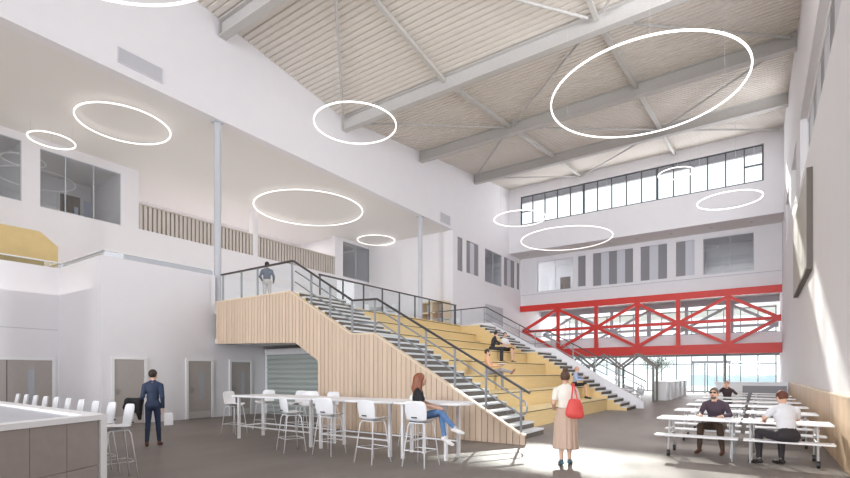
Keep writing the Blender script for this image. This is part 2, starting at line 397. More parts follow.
for k, y in enumerate((4.5, 8.9)):
    c = MB(); c.box(-24.95, y-(.6, .6, .12)[k], 11.05, -24.4, y+(.6, .6, .12)[k], 11.1)  # added glow panel tucked out of view, lifts the gallery room
    tag(c.build('ceiling_panel_light', M_panelglow), ['square ceiling light in the room behind the leftmost gallery window', 'square ceiling light in the gallery room with the two doors', 'square ceiling light in the room at the far end of the gallery'][k], 'ceiling light')
# slatted railings of the upper corridor
def batten_rail(y0, y1, label):
    t = thing('slatted_railing', label, 'railing', (XB-.1, (y0+y1)/2, 8.4))
    b = MB(); b.box(XB-.2, y0, 9.56, XB+.02, y1, 9.62); b.build('top_rail', M_batten, t)
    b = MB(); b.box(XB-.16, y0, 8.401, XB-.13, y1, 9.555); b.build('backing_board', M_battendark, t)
    n = int((y1-y0)/.21)
    for i in range(n):
        y = y0+(i+.5)*(y1-y0)/n
        b = MB(); b.box(XB-.125, y-.068, 8.401, XB-.03, y+.068, 9.555); b.build('slat', M_batten, t)
batten_rail(*BO[2][:2], 'beige slatted railing of the upper corridor, nearer one, beside the gallery windows')
batten_rail(*BO[3][:2], 'beige slatted railing of the upper corridor, farther one, past the white pier')

# ground floor walls on the left with parapet band
GD = [(6.97, 7.87), (9.36, 10.23), (11.05, 11.89)]
struct(wall_mb('X', XL-.3, XL, 6.61, 10.4, 0, 5.25), 'wall_left_parapet', M_wall)
struct(wall_mb('X', XL-.3, XL, 10.4, 13.1, 0, 3.8), 'wall_left_lower', M_wall)
struct(wall_mb('Y', 6.61, 6.9, -19.9, XL-.3, 0, 5.25), 'wall_left_return', M_wall)
struct(wall_mb('X', -20.2, -19.9, YN, 6.9, 0, 5.25), 'wall_left_near', M_wall)
jt = MB(); jt.box(-19.9, YN, 3.1, -19.895, 6.6, 3.12); struct(jt, 'trim_4', M_grey_lt)
for (a, b_), vis in zip(GD, (None, (9.78, 9.93, .7, 1.7), (11.5, 11.64, .7, 1.7))):
    flush_door('X', XL, a, b_, 0, 2.06, 1, vis, kick=True)
flush_door('X', -19.9, 4.95-.9, 6.42, 0, 2.06, 1, (5.75, 5.93, .6, 1.75))
v = MB(); v.box(-19.88, 5.2, .02, -19.874, 5.215, 2.05); struct(v, 'trim_5', M_dark)
v = MB(); v.box(-19.88, 4.8, .6, -19.874, 5.0, 1.75); struct(v, 'window_50', mat('lit_amber', (232, 214, 186), .4))
# parapet rail: low glass band with white capping
t = thing('parapet_rail', 'low glass band with white capping along the top of the left white wall', 'railing', (XL-.15, 6.75, 5.25))
b = MB(); b.box(XL-.17, 6.75, 5.25, XL-.15, 10.39, 5.44); b.box(-19.9, 6.75, 5.25, XL-.17, 6.77, 5.44); b.box(-20.06, YN, 5.25, -20.04, 6.77, 5.44); b.build('glass_band', glass('band_glass', (.82, .85, .88), ior=1.4), t)
b = MB(); b.box(XL-.19, 6.72, 5.44, XL-.12, 10.39, 5.48); b.box(-20.08, 6.72, 5.44, XL-.19, 6.79, 5.48); b.box(-20.08, YN, 5.44, -20.01, 6.72, 5.48); b.build('capping', M_white, t)

nw = MB(); nw.box(-30, YN-.3, 0, -11.4, YN, 18); struct(nw, 'wall_near', M_wall)  # unseen wall added to keep the near lamp off the left side
# right wall with deep window recesses
RO = [(6.0,22.04,8.3,10.75), (24.2,27.8,8.85,10.9), (30,33.2,8.6,10.9), (35.2,36.6,8.6,10.9)]
struct(wall_mb('X', XR, XR+.5, YN, YG, 0, 17.6, RO+[(36.6,37.6,4.4,6.6)]), 'wall_right', M_wall)
for k, r in enumerate(RO):
    n = max(1, round((r[1]-r[0])/1.1)); pat = [G if i % 2 == 0 else P_ for i in range(n)]
    window('X', XR+.2, *r, pat, frame=.28, mull=[], fm=M_white)
window('X', XR+.3, 36.6, 37.6, 4.4, 6.6, [G], frame=0)
wc = MB(); y = -3.0
while y < 27.8:
    wc.box(XR-.05, y, .0, XR, y+.178, 1.2); y += .19
struct(wc, 'trim_6', M_wain)
b = MB(); b.box(XR-.02, -3, .001, XR-.001, 27.8, 1.19); struct(b, 'trim_7', mat('clad_back', (150, 118, 88), .8))
b = MB(); b.box(XR-.06, -3, 1.2, XR, 27.8, 1.23); struct(b, 'trim_8', mat('clad_cap', (226, 204, 176), .5))
# wall screen
t = thing('wall_screen', 'big blank pale screen box with dark edges high on the right wall', 'screen', (XR, 20.1, 4.5))
b = MB(); b.box(XR-.14, 17.0, 4.5, XR-.001, 23.2, 7.3); b.build('casing', M_screenedge, t)
b = MB(); b.box(XR-.15, 17.04, 4.56, XR-.14, 23.16, 7.26); b.build('face', M_screen, t)

# open glazed far end
def curtain():
    f = MB(); xs = [XR-.05-1.24*i for i in range(15)]
    for i, x in enumerate(xs): f.box(x-.035, YG, 0, x+.035, YG+.12, 7.33)
    for z in (.04, 2.5, 3.5, 5.2, 6.4, 7.28): f.box(XL, YG, z-.035, XR, YG+.1, z+.035)
    o = struct(f, 'window_60', mat('mullion_grey', (112, 118, 124), .4))
    g = MB(); g.box(XL, YG+.04, .05, XR, YG+.06, 7.3); g.build('pane', M_glass, o)
curtain()
cn = MB(); cn.box(XL-1, YG+.15, 7.35, XR+2, 57, 7.6); struct(cn, 'ceiling_canopy', M_ceil)  # canopy added to keep sun off the floor inside the far glazing

# ------------------------------------------------------------------ roof steel
BY = [10.67, 17.14, 23.63, 30.3]
ordn = ['nearest', 'second nearest', 'third nearest', 'farthest']
for y, n_ in zip(BY, ordn):
    z = roofz(y)-.02
    b = MB(); b.box(XL+.02, y-.16, z-.04, XR-.02, y+.16, z); b.box(XL+.02, y-.02, z-.58, XR-.02, y+.02, z-.04); b.box(XL+.02, y-.16, z-.62, XR-.02, y+.16, z-.58)
    for x in (XL+.03, XR-.05): b.box(x, y-.15, z-.58, x+.02, y+.15, z-.04)
    tag(b.build('roof_beam', M_steel), 'deep grey steel I-beam across the hall under the roof, %s of the four' % n_, 'beam')
X1, X2 = -10.8, -4.6
SY = [3.9]+BY+[YU]
seg = ['in front of the nearest beam', 'between the nearest and second beams', 'between the second and third beams', 'between the third and farthest beams', 'between the farthest beam and the clerestory wall']
def P3(x, y, d=.2): return (x, y, roofz(y)-d)
for x, side in ((X1, 'left'), (X2, 'right')):
    for i in range(5):
        a, c = SY[i], SY[i+1]
        ya = a+(.06 if i else 0); yc = c-.06
        b = MB(); b.bar(P3(x, ya), P3(x, yc), .16, .16)
        tag(b.build('roof_strut', mat('strut_pale', (196, 193, 188), .5)), 'pale square roof tie, %s line, %s' % (side, seg[i]), 'beam')
BR = [((X1,BY[0]),(XL,BY[1]),1,'left'), ((X1,BY[0]),(X2,BY[1]),1,'middle'), ((X2,BY[1]),(XR,BY[0]),1,'right'),
      ((XL,BY[1]),(X1,BY[2]),2,'left'), ((X1,BY[2]),(X2,BY[1]),2,'middle'), ((X2,BY[1]),(XR,BY[2]),2,'right'),
      ((X1,BY[2]),(XL,BY[3]),3,'left'), ((X1,BY[2]),(X2,BY[3]),3,'middle'), ((X2,BY[3]),(XR,BY[2]),3,'right'),
      ((XL,BY[3]),(X1,YU),4,'left'), ((X1,YU),(X2,BY[3]),4,'middle'), ((X2,BY[3]),(XR,YU),4,'right')]
for a, c, i, side in BR:
    A = Vector(P3(*a, .22)); C = Vector(P3(*c, .22)); d = (C-A).normalized(); A += d*.35; C -= d*.35
    b = MB(); b.tube([A, C], .055, 8)
    tag(b.build('roof_brace', M_steel), 'thin diagonal brace, %s of three %s' % (side, seg[i]), 'brace')

# columns
for x, y, lab in ((XL-.2, 10.62, 'slim round white column at the stair head beside the left white wall'), (XL-.2, 23.9, 'slim round white column in front of the far gallery wall')):
    t = thing('steel_column', lab, 'column', (x, y, 4.2))
    b = MB(); b.lathe([(.13, 4.2), (.13, 11.05)], x, y, 20); b.build('shaft', M_grey_lt, t, smooth=False)
    b = MB(); b.box(x-.17, y-.17, 11.05, x+.17, y+.17, 11.1); b.build('head_plate', M_grey_lt, t)
    b = MB(); b.box(x-.17, y-.17, 4.2, x+.17, y+.17, 4.22); b.build('base_plate', M_grey_lt, t)

# ------------------------------------------------------------------ ring lights
def ring(x, y, z, r, zc, label, rad=.045):
    t = thing('ring_light', label, 'ring light', (x, y, z))
    n = 96; b = MB()
    # rectangular section hoop
    vs = []; fs = []
    for i in range(n):
        a = 2*PI*i/n; c, s = math.cos(a), math.sin(a)
        for rr, dz in ((r-rad, -rad*.8), (r+rad, -rad*.8), (r+rad, rad*.8), (r-rad, rad*.8)): vs.append((x+rr*c, y+rr*s, z+dz))
    for i in range(n):
        for j in range(4):
            fs.append((i*4+j, i*4+(j+1) % 4, ((i+1) % n)*4+(j+1) % 4, ((i+1) % n)*4+j))
    b.add(vs, fs); b.build('diffuser', M_ring, t)
    for k in range(3):
        a = 2*PI*k/3+.75; px, py = x+r*math.cos(a), y+r*math.sin(a)
        zt = (roofz(py) if zc is None else zc)-.004
        w = MB(); w.tube([(px, py, z+rad*.8), (px, py, zt)], .004, 5); w.build('suspension_wire', M_grey_lt, t)
ring(-2.89, 15.97, 10.15, 2.74, None, 'huge ring light hanging right of centre, largest in the hall', .023)
ring(-12.12, 13.13, 10.7, 1.48, None, 'ring light hanging in front of the left wall below the second roof beam', .023)
ring(-9.78, 3.2, 10.1, 3.0, None, 'ring light overhead at the top left, cut by the picture edge', .023)
ring(-11.29, 25.97, 10.5, 1.46, None, 'small ring light hanging before the left end of the clerestory', .023)
ring(-10.44, 31.45, 10.45, 2.88, None, 'wide ring light hanging before the far white wall under the clerestory', .023)
ring(-3.69, 29.17, 12.4, .86, None, 'smallest ring light hanging before the clerestory panes on the right', .023)
ring(-1.23, 28.65, 10.3, 1.4, None, 'ring light hanging at the far right just below the clerestory', .023)
ring(-19.52, 8.55, 10.9, 1.53, 11.1, 'ring light under the gallery ceiling, second from the left, before the clear window', .023)
ring(-21.05, 18.98, 10.95, 3.0, 11.1, 'wide ring light under the gallery ceiling above the stair landing', .023)
ring(-22.05, 26.0, 10.95, 1.3, 11.1, 'ring light under the gallery ceiling at its far end', .023)
ring(-22.44, 7.24, 10.6, .74, 11.1, 'small ring light under the gallery ceiling, leftmost one', .023)

# soffit downlights, vents
for k, x in enumerate((-15.4, -11.9, -9.0, -7.2, -5.0, -2.6, -.4)):
    t = MB(); t.lathe([(.09, 11.25), (.09, 11.27)], x, 37.1, 16)
    tag(t.build('downlight', M_grey_lt), 'small recessed downlight in the soffit above the far windows, %s from the left' % ('first', 'second', 'third', 'fourth', 'fifth', 'sixth', 'seventh')[k], 'downlight', 'downlights in the far soffit')
def vent(x, y0, y1, z0, z1, lab, fins):
    t = thing('air_vent', lab, 'vent', (x, (y0+y1)/2, z0))
    b = MB(); b.box(x+.001, y0, z0, x+.03, y1, z0+.03); b.box(x+.001, y0, z1-.03, x+.03, y1, z1); b.box(x+.001, y0, z0+.03, x+.03, y0+.03, z1-.03); b.box(x+.001, y1-.03, z0+.03, x+.03, y1, z1-.03); b.build('frame', mat('vent_white', (216, 215, 220), .5), t)
    for i in range(fins):
        z = z0+.03+(z1-z0-.06)*(i+.5)/fins
        b = MB(); b.box(x+.002, y0+.03, z-.012, x+.02, y1-.03, z+.012); b.build('louvre', mat('vent_white', (216, 215, 220), .5), t)
    b = MB(); b.box(x+.0005, y0+.03, z0+.03, x+.004, y1-.03, z1-.03); b.build('backing', mat('vent_back', (190, 190, 194), .7), t)
vent(XL, 7.07, 8.47, 11.4, 11.9, 'long grey air vent high on the left upper wall', 9)
vent(XL, 25.8, 27.0, 11.25, 11.86, 'small air vent on the upper wall above the end of the gallery', 9)
vent(XL, 31.89, 34.9, 5.35, 6.78, 'large grey louvred grille on the left wall beyond the bleachers', 14)

# ------------------------------------------------------------------ staircases and bleachers
LX, UX, LR, UR = -4.73, -9.65, 2.7/16, 1.5/9
def steps():
    out = []
    for i in range(16): out.append((LX-.27*i, LR*(i+1)))
    for j in range(9): out.append((UX-.285*j, 2.7+UR*(j+1)))
    return out
STEPS = steps()
def staircase(y0, y1, label):
    t = thing('staircase', label, 'staircase', (LX, (y0+y1)/2, 0))
    for i, (x, z) in enumerate(STEPS):
        r = LR if i < 16 else UR
        xe = STEPS[i+1][0] if i+1 < len(STEPS) else -13.4
        b = MB(); b.box(x-.02, y0+.001, 0 if i < 5 else max(z-.9, 2.93 if xe < -10.8 else 0), xe-.02, y1-.001, z-.05); s = b.build('step', M_tier, t)
        b = MB(); b.box(x-.02, y0+.001, z-r+.002, x-.001, y1-.001, z-.051); b.build('riser', M_riser, s)
        b = MB(); b.box(x+.012, y0+.001, z-.05, xe+.001, y1-.001, z); b.build('tread', M_tread, s)
    return t
stA = staircase(10.36, 12.44, 'near staircase with pale treads climbing behind the birch board cladding')
stB = staircase(22.42, 24.2, 'far staircase on the far side of the yellow bleachers')
# birch board cladding of the near flight
top = [(-16.3, 4.2), (-12.25, 4.2), (-9.63, 2.73), (-8.75, 2.69), (-4.5, .24), (-4.34, .19)]
bot = [(-16.3, 2.7), (-12.0, 2.58), (-10.98, 2.0), (-10.979, 0), (-4.34, 0)]
def ip(pl, x):
    for (a, za), (b_, zb) in zip(pl, pl[1:]):
        if a <= x <= b_: return za+(zb-za)*(x-a)/(b_-a)
    return pl[-1][1]
xs = sorted({p[0] for p in top} | {p[0] for p in bot} | {-16.3+.16*i for i in range(76)})
cl = MB(); x = -16.3
while x < -4.345:
    x2 = min(x+.16, -4.34); g = .007
    cuts = [x+g]+[c for c in xs if x+g < c < x2-g]+[x2-g]
    for a, c in zip(cuts, cuts[1:]):
        a_, c_ = a+1e-6, c-1e-6
        cl.prism([(a, ip(bot, a_)), (c, ip(bot, c_)), (c, ip(top, c_)), (a, ip(top, a_))], 10.24, 10.3, 'Y')
    x += .16
cl.build('timber_cladding', M_clad, stA)
b = MB()
for (xa, xc) in ((-16.3, -12.0), (-12.0, -10.98), (-10.98, -9.63), (-9.63, -8.75), (-8.75, -4.5), (-4.5, -4.345)):
    b.prism([(xa, ip(bot, xa+1e-6)), (xc, ip(bot, xc-1e-6) if xc != -10.98 else 2.0), (xc, ip(top, xc)-.001), (xa, ip(top, xa)-.001)], 10.301, 10.345, 'Y')
b.build('backing_wall', mat('clad_shadow', (128, 104, 82), .8), stA)
b = MB()
for (a, za), (c, zc) in zip(top, top[1:]): b.bar((a, 10.29, za+.02), (c, 10.29, zc+.02), .14, .04)
b.build('cladding_cap', mat('cap_birch', (232, 212, 186), .5), stA)
# recess under the landing
b = MB(); b.box(-16.55, 10.36, 2.72, -11.3, 12.45, 2.9); struct(b, 'ceiling_understair', M_wall)
struct(wall_mb('Y', 12.65, 12.8, XL, -11.3, 0, 2.61), 'wall_understair', M_wall)
struct(wall_mb('X', -10.97, -10.88, 10.36, 12.4, 0, 1.95), 'wall_understair_side', M_wall)
t = thing('roller_shutter', 'grey green roller shutter in the recess under the stair landing', 'shutter', (-13.7, 12.63, 0))
for i in range(12):
    b = MB(); z = .03+i*.195; b.prism([(12.635, z), (12.6, z+.02), (12.57, z+.09), (12.6, z+.17), (12.635, z+.19)], -16.45, -11.05, 'X'); b.build('slat', M_shut, t)
b = MB(); b.box(-16.55, 12.57, 0, -16.45, 12.645, 2.4); b.build('guide_rail', M_white, t)
b = MB(); b.box(-16.55, 12.55, 2.38, -11.02, 12.645, 2.6); b.build('shutter_box', M_white, t)
# bleachers
t = thing('bleacher', 'broad yellow plywood bleacher of eight seating tiers between the two staircases', 'bleacher', (-5.55, 17.4, 0))
NX = [-5.55, -6.5, -7.45, -8.4, -9.35, -11.2, -12.15, -13.1]
for k, x in enumerate(NX):
    z = .525*(k+1); xe = NX[k+1] if k < 7 else -13.4
    b = MB(); b.box(x-.03, 12.46, 0 if k < 5 else (2.62 if k == 5 else 2.93), xe-.03, 22.4, z-.06); s = b.build('tier', M_tier, t)
    b = MB(); b.box(x-.06, 12.46, z-.06, xe-.06, 22.4, z-.03); b.build('shadow_gap', M_gap, s)  # dark strip puts the shade under each seat board into colour
    b = MB(); b.box(x, 12.46, z-.03, xe-.001, 22.4, z); b.build('seat_board', M_tiertop, s)
# white stringer wall beyond the far stair
b = MB(); b.prism([(-4.4, 0), (-4.4, .3), (-8.7, 2.95), (-9.6, 2.95), (-12.1, 4.45), (-13.4, 4.45), (-13.4, 0)], 24.22, 24.4, 'Y'); struct(b, 'wall_stair_far', M_wall)

# balustrades
def balustrade(name, label, pts, posts, y, base, hand=None, axis='X', glassm=M_glassb, pm=M_post):
    """pts: (u,z) of the dark top rail in the plane axis2=y; posts at u; base(u) the foot height"""
    def Q(u, z, dy=0): return (u, y+dy, z) if axis == 'X' else (y+dy, u, z)
    t = thing(name, label, 'balustrade', Q((pts[0][0]+pts[-1][0])/2, base(pts[0][0])))
    b = MB()
    for (a, za), (c, zc) in zip(pts, pts[1:]): b.bar(Q(a, za), Q(c, zc), .07, .05)
    b.build('top_rail', M_rail, t)
    P = sorted(pts)
    def zt(u): return ip(P, u)
    for u in posts:
        b = MB(); b.bar(Q(u, base(u)), Q(u, zt(u)-.02), .065, .03, (1, 0, 0) if axis == 'X' else (0, 1, 0)); b.build('post', pm, t)
    for a, c in zip(posts, posts[1:]):
        cs = sorted([a, c]+[p for p, _ in P if min(a, c) < p < max(a, c)])
        b = MB()
        for u, v in zip(cs, cs[1:]):
            u_, v_ = u+.03, v-.03
            if v_-u_ < .05: continue
            poly = [(u_, base(u_)+.1), (v_, base(v_)+.1), (v_, zt(v_)-.05), (u_, zt(u_)-.05)]
            b.prism(poly, y-.005, y+.005, 'Y' if axis == 'X' else 'X')
        if b.v: b.build('glass_panel', glassm, t)
    if hand:
        off, dz1, dz2, hp = hand
        up = [Q(u, z+dz1, off) for u, z in hp]; lo = [Q(u, z+dz2, off) for u, z in hp][::-1]
        e = [(Q(hp[-1][0]+.14*math.sin(PI*k/6), hp[-1][1]+(dz1+dz2)/2+(dz1-dz2)/2*math.cos(PI*k/6), off)) for k in range(1, 6)]
        s_ = 1 if hp[-1][0] > hp[0][0] else -1
        b = MB(); b.tube(up+e+lo, .022, 8); b.build('handrail', M_post, t, smooth=True)
    return t
def baseA(u): return ip([(-16.5, 4.2), (-12.25, 4.2), (-9.63, 2.73), (-8.75, 2.69), (-4.4, .22), (-3.8, .0)], u)+.02
nearpts = [(-16.1, 5.2), (-12.2, 5.2), (-9.65, 3.72), (-8.72, 3.68), (-4.25, 1.17)]
balustrade('balustrade', 'glass balustrade with dark top rail along the near staircase and landing', nearpts,
    [-16.0, -14.9, -14.0, -12.25, -11.37, -10.55, -9.66, -8.8, -7.96, -7.08, -6.21, -5.35, -4.46], 10.33, baseA,
    (.12, -.3, -.65, [(-12.24, 5.2), (-9.65, 3.72), (-8.72, 3.68), (-4.5, 1.3)]))
def baseB(u): return ip([(-16.6, 4.2), (-13.4, 4.47), (-12.1, 4.47), (-9.6, 2.97), (-8.7, 2.97), (-4.4, .32), (-3.5, 0)], u)
balustrade('balustrade', 'slim glass balustrade with dark rail along the far staircase, rising from the cafe', [(-16.0, 5.3), (-12.6, 5.35), (-9.9, 3.85), (-9.0, 3.82), (-4.3, 1.25)],
    [-15.8, -14.2, -12.7, -11.6, -10.6, -9.7, -8.8, -7.7, -6.6, -5.5, -4.5], 24.31, baseB,
    (-.12, -.3, -.65, [(-12.6, 5.3), (-9.9, 3.85), (-9.0, 3.82), (-4.5, 1.35)]))
balustrade('balustrade', 'dark posted glass balustrade along the top of the yellow bleachers', [(12.5, 5.27), (22.3, 5.27)], [12.55+i*1.2 for i in range(9)]+[22.25], -13.35, lambda u: 4.2, axis='Y', pm=M_frame)

# ------------------------------------------------------------------ red bridge truss and its grey twin
def truss(y, m, name, label, cat):
    t = thing(name, label, cat, ((XL+XR)/2, y, 2.97))
    T = .11
    b = MB(); b.box(XL+.01, y-.14, 6.83, XR-.01, y+.14, 7.3); b.build('top_chord', m, t)
    b = MB(); b.prism([(-13.3, 2.97), (XR-.01, 2.97), (XR-.01, 3.62), (-14.0, 3.62)], y-.14, y+.14, 'Y'); b.build('bottom_chord', m, t)
    nodes = [-13.35, -10.35, -7.4, -4.7, -1.7]
    zm = 5.2
    for x in nodes:
        b = MB(); b.box(x-.13, y-.1, 3.62, x+.13, y+.1, 6.83); b.build('vertical', m, t)
    b = MB(); b.bar((-16.4, y, 5.15), (1.1, y, 5.2), .16, .2); b.build('middle_rail', m, t)
    D = [((-16.4, 5.2), (-13.35, 6.85)), ((-16.4, 5.2), (-13.35, 3.5)), ((-13.35, 6.8), (-10.35, 5.2)), ((-13.35, 3.6), (-10.35, 5.2)),
         ((-10.35, 5.2), (-7.4, 6.8)), ((-10.35, 5.2), (-7.4, 3.6)), ((-7.4, 6.8), (-4.7, 5.2)), ((-7.4, 3.6), (-4.7, 5.2)),
         ((-4.7, 5.2), (-1.7, 6.8)), ((-4.7, 5.2), (-1.7, 3.6)), ((-1.7, 6.8), (1.1, 5.2)), ((-1.7, 3.6), (1.1, 5.2))]
    for a, c in D:
        b = MB(); b.bar((a[0], y, a[1]), (c[0], y, c[1]), .17, .21); b.build('diagonal', m, t)
    for x, z in [(n, 5.2) for n in (-10.35, -4.7)]+[(.95, 5.2)]:
        b = MB(); b.prism([(x-.28, z-.2), (x+.22, z-.2), (x+.22, z+.2), (x-.28, z+.2)], y-.11, y+.11, 'Y'); b.build('gusset', m, t)
truss(YF-.05, M_red, 'bridge_truss', 'bright red steel bridge truss spanning the far end of the hall', 'truss')
truss(43.2, M_greytruss, 'bridge_truss', 'pale grey steel truss on the far side of the bridge behind the red one', 'truss')
b = MB(); b.box(XL, YF+.15, 3.3, XR, 43.0, 3.6); struct(b, 'floor_bridge', M_ceil)
b = MB(); b.box(XL, YF+.16, 3.6, XR, YF+.24, 4.35); struct(b, 'trim_9', M_wall)
b = MB(); b.box(XL, 42.9, 3.6, XR, 43.0, 4.5); struct(b, 'trim_10', M_wall)
# slim dark column at the foot of the truss, far posts
for k, x in enumerate((-2.0, -9.5, -13.0)):
    b = MB(); b.lathe([(.06, 0), (.06, 3.3)], x, 41, 16)
    tag(b.build('steel_post', M_zig), ['dark round post under the bridge beside the entrance doors', 'dark round post under the bridge behind the cafe tables', 'dark round post under the bridge at its left end'][k], 'column')

# zig-zag canopy frames in the cafe
for k, y in enumerate((30.2, 31.4)):
    t = thing('zigzag_frame', ['nearer', 'farther'][k]+' bronze zigzag steel frame standing by the white cafe counter', 'frame', (-6.9, y, 0))
    zz = [(-4.97, 2.06), (-5.84, 2.78), (-6.85, 2.0), (-7.72, 2.78), (-8.6, 2.0), (-9.5, 2.78), (-10.4, 2.0)]
    for i, ((a, za), (c, zc)) in enumerate(zip(zz, zz[1:])):
        b = MB(); b.bar((a, y, za), (c, y, zc), .11, .11); b.build('arm', M_zig, t)
    for x in (-4.97, -6.85, -8.6, -10.4):
        b = MB(); b.box(x-.06, y-.06, 0, x+.06, y+.06, 2.06); b.build('post', M_zig, t)
# counters at the far end
t = thing('reception_counter', 'long white counter running back beside the zigzag frame posts', 'counter', (-4.9, 37, 0))
b = MB(); b.box(-5.35, 32.3, 0, -4.6, 42, 1.08); b.build('body', M_white, t)
b = MB(); b.box(-5.4, 32.25, 1.08, -4.55, 42.05, 1.14); b.build('top', M_white, t)
for y in (33.6, 36.0, 38.4, 40.8):
    b = MB(); b.box(-4.6, y, .0, -4.5, y+.55, 1.08); b.build('front_panel', mat('white_panel', (226, 226, 230), .5), t)
t = thing('servery_counter', 'white counter with dark grey front at the far right against the wall', 'counter', (-.1, 30.3, 0))
b = MB(); b.box(-1.9, 30, 0, XR-.06, 30.7, 1.12); b.build('body', M_white, t)
b = MB(); b.box(-.7, 29.96, .15, XR-.08, 30, 1.0); b.build('front_panel', M_panelg, t)
b = MB(); b.box(-1.95, 29.94, 1.12, XR-.06, 30.75, 1.18); b.build('top', M_white, t)
t = thing('entrance_lobby', 'pale grey framed glass lobby with double doors at the far entrance', 'entrance', (-3.2, 47.6, 0))
b = MB()
for x in (-4.6, -3.75, -2.9, -2.0): b.box(x-.05, 47, 0, x+.05, 47.1, 2.5)
b.box(-4.7, 46.95, 2.5, -1.9, 50, 2.7); b.build('frame', M_greytruss, t)
for x0, x1 in ((-4.55, -3.8), (-3.7, -2.95), (-2.85, -2.05)):
    b = MB(); b.box(x0, 47.04, .08, x1, 47.06, 2.48); d = b.build('glass_leaf', M_glass, t)
    b = MB(); b.box(x1-.1, 47.0, .9, x1-.07, 47.03, 1.3); b.build('pull_handle', M_post, d)
# timber joinery in the gallery
t = thing('timber_pod', 'yellow plywood pod with cut corner on the gallery at far left', 'pod', (-21.3, 4, 4.2))
b = MB(); b.prism([(-4, 4.2), (6.83, 4.2), (6.83, 6.13), (6.3, 6.56), (-4, 6.56)], -22.0, -20.6, 'X'); b.build('shell', M_pod, t)
b = MB(); b.box(-20.6, -3, 4.2, -20.57, 6.7, 4.3); b.build('plinth', M_frame, t)
t = thing('shelving_booth', 'beige open frame booth on the gallery behind the bleacher balustrade', 'shelving', (-17.2, 26.6, 4.2))
for x in (-18.6, -17.6, -16.75):
    b = MB(); b.box(x-.06, 26.3, 4.2, x+.06, 27.2, 6.3); b.build('upright', M_beige, t)
for z in (4.9, 5.6, 6.3):
    b = MB(); b.box(-18.6, 26.3, z-.04, -16.7, 27.2, z+.04); b.build('shelf', M_beige, t)
t = thing('low_bench_unit', 'beige low storage bench on the gallery behind the near landing glass', 'bench', (-20, 13.2, 4.2))
b = MB(); b.box(-21.5, 12.9, 4.2, -18.6, 13.5, 4.85); b.build('body', M_beige, t)
b = MB(); b.box(-21.6, 12.85, 4.85, -18.5, 13.55, 4.91); b.build('top', M_pod, t)

# ------------------------------------------------------------------ furniture
def shell_mesh(w=.44):
    prof = [(.21, .765), (.19, .785), (.12, .785), (.0, .775), (-.1, .772), (-.155, .785), (-.185, .83), (-.2, .9), (-.215, 1.0), (-.23, 1.1), (-.235, 1.14)]
    wid = [.36, .42, .45, .46, .46, .44, .43, .46, .48, .45, .34]
    mb = MB(); n = 8; vs = []; fs = []
    for (y, z), ww in zip(prof, wid):
        for j in range(n+1):
            u = -1+2*j/n; x = u*ww/2
            lift = .035*u*u if z < .8 else 0; fwd = .045*u*u if z > .8 else 0
            vs.append((x, y+fwd, z+lift))
    m = n+1
    for i in range(len(prof)-1):
        for j in range(n): fs.append((i*m+j, i*m+j+1, (i+1)*m+j+1, (i+1)*m+j))
    mb.add(vs, fs); return mb
def make_stool(label, group):
    t = thing('bar_stool', label, 'bar stool', (0, 0, 0), 0, group)
    s = shell_mesh().build('seat_shell', M_whitep, t, smooth=True)
    so = s.modifiers.new('solid', 'SOLIDIFY'); so.thickness = .018
    ss = s.modifiers.new('sub', 'SUBSURF'); ss.levels = 1; ss.render_levels = 2
    b = MB(); b.box(-.05, -.222, .845, .05, -.2, .865); b.build('hand_slot', M_dark, s)
    for sx_ in (-1, 1):
        for sy in (-1, 1):
            b = MB(); b.tube([(sx_*.15, sy*.12, .76), (sx_*.17, sy*.15, .7), (sx_*.235, sy*.235, 0)], .0115, 8); b.build('leg', M_whitep, t, smooth=True)
    r = .205
    b = MB(); b.tube([(r, r*.98, .28), (-r, r*.98, .28), (-r, -r*.98, .28), (r, -r*.98, .28)], .009, 8, closed=True); b.build('footrest', M_whitep, t)
    b = MB(); b.box(-.16, -.13, .745, .16, .13, .762); b.build('under_frame', M_whitep, t)
    return t
stool_specs = []   # x, y, rz, label, group
for x, y, rz, lab in ((-4.85, 6.92, 0, 'white bar stool under the seated person with auburn hair'),
                      (-5.78, 6.72, -.12, 'white bar stool before the tall tables, next to the seated person'),
                      (-7.05, 6.88, .1, 'white bar stool before the tall tables, second left of the seated person'),
                      (-8.0, 6.72, -.35, 'white bar stool before the tall tables, third left of the seated person'),
                      (-11.5, 7.75, -1.3, 'white bar stool standing at the left end of the tall tables'),
                      (-11.8, 8.95, PI+.2, 'white bar stool behind the tall tables, before the left of the roller shutter'),
                      (-10.45, 8.95, PI, 'white bar stool behind the tall tables, before the right of the roller shutter'),
                      (-9.85, 8.85, PI+.5, 'white bar stool turned sideways behind the tall tables at the edge of the birch cladding'),
                      (-9.15, 8.9, PI, 'white bar stool behind the tall tables, before the left of the birch cladding'),
                      (-6.35, 8.75, PI, 'white bar stool behind the tall tables, just left behind the seated person')):
    stool_specs.append((x, y, rz, lab, 'bar stools at the tall tables'))
cl_ord = ['first from the right, whole legs in view', 'second from the right', 'third from the right', 'fourth from the right', 'fifth from the right', 'sixth from the right', 'seventh from the right', 'eighth from the right', 'ninth from the right', 'last at the left picture edge']
for i in range(10):
    stool_specs.append((-8.02-.7*i, 3.4+.04*i, PI-.16, 'white stool behind the grey panelled counter, '+cl_ord[i], 'bar stools behind the grey panelled counter'))
proto = make_stool(stool_specs[0][3], stool_specs[0][4]); proto.location = (*stool_specs[0][:2], 0); proto.rotation_euler = (0, 0, stool_specs[0][2])
for x, y, rz, lab, g in stool_specs[1:]: dup(proto, (x, y, 0), rz, lab, g)

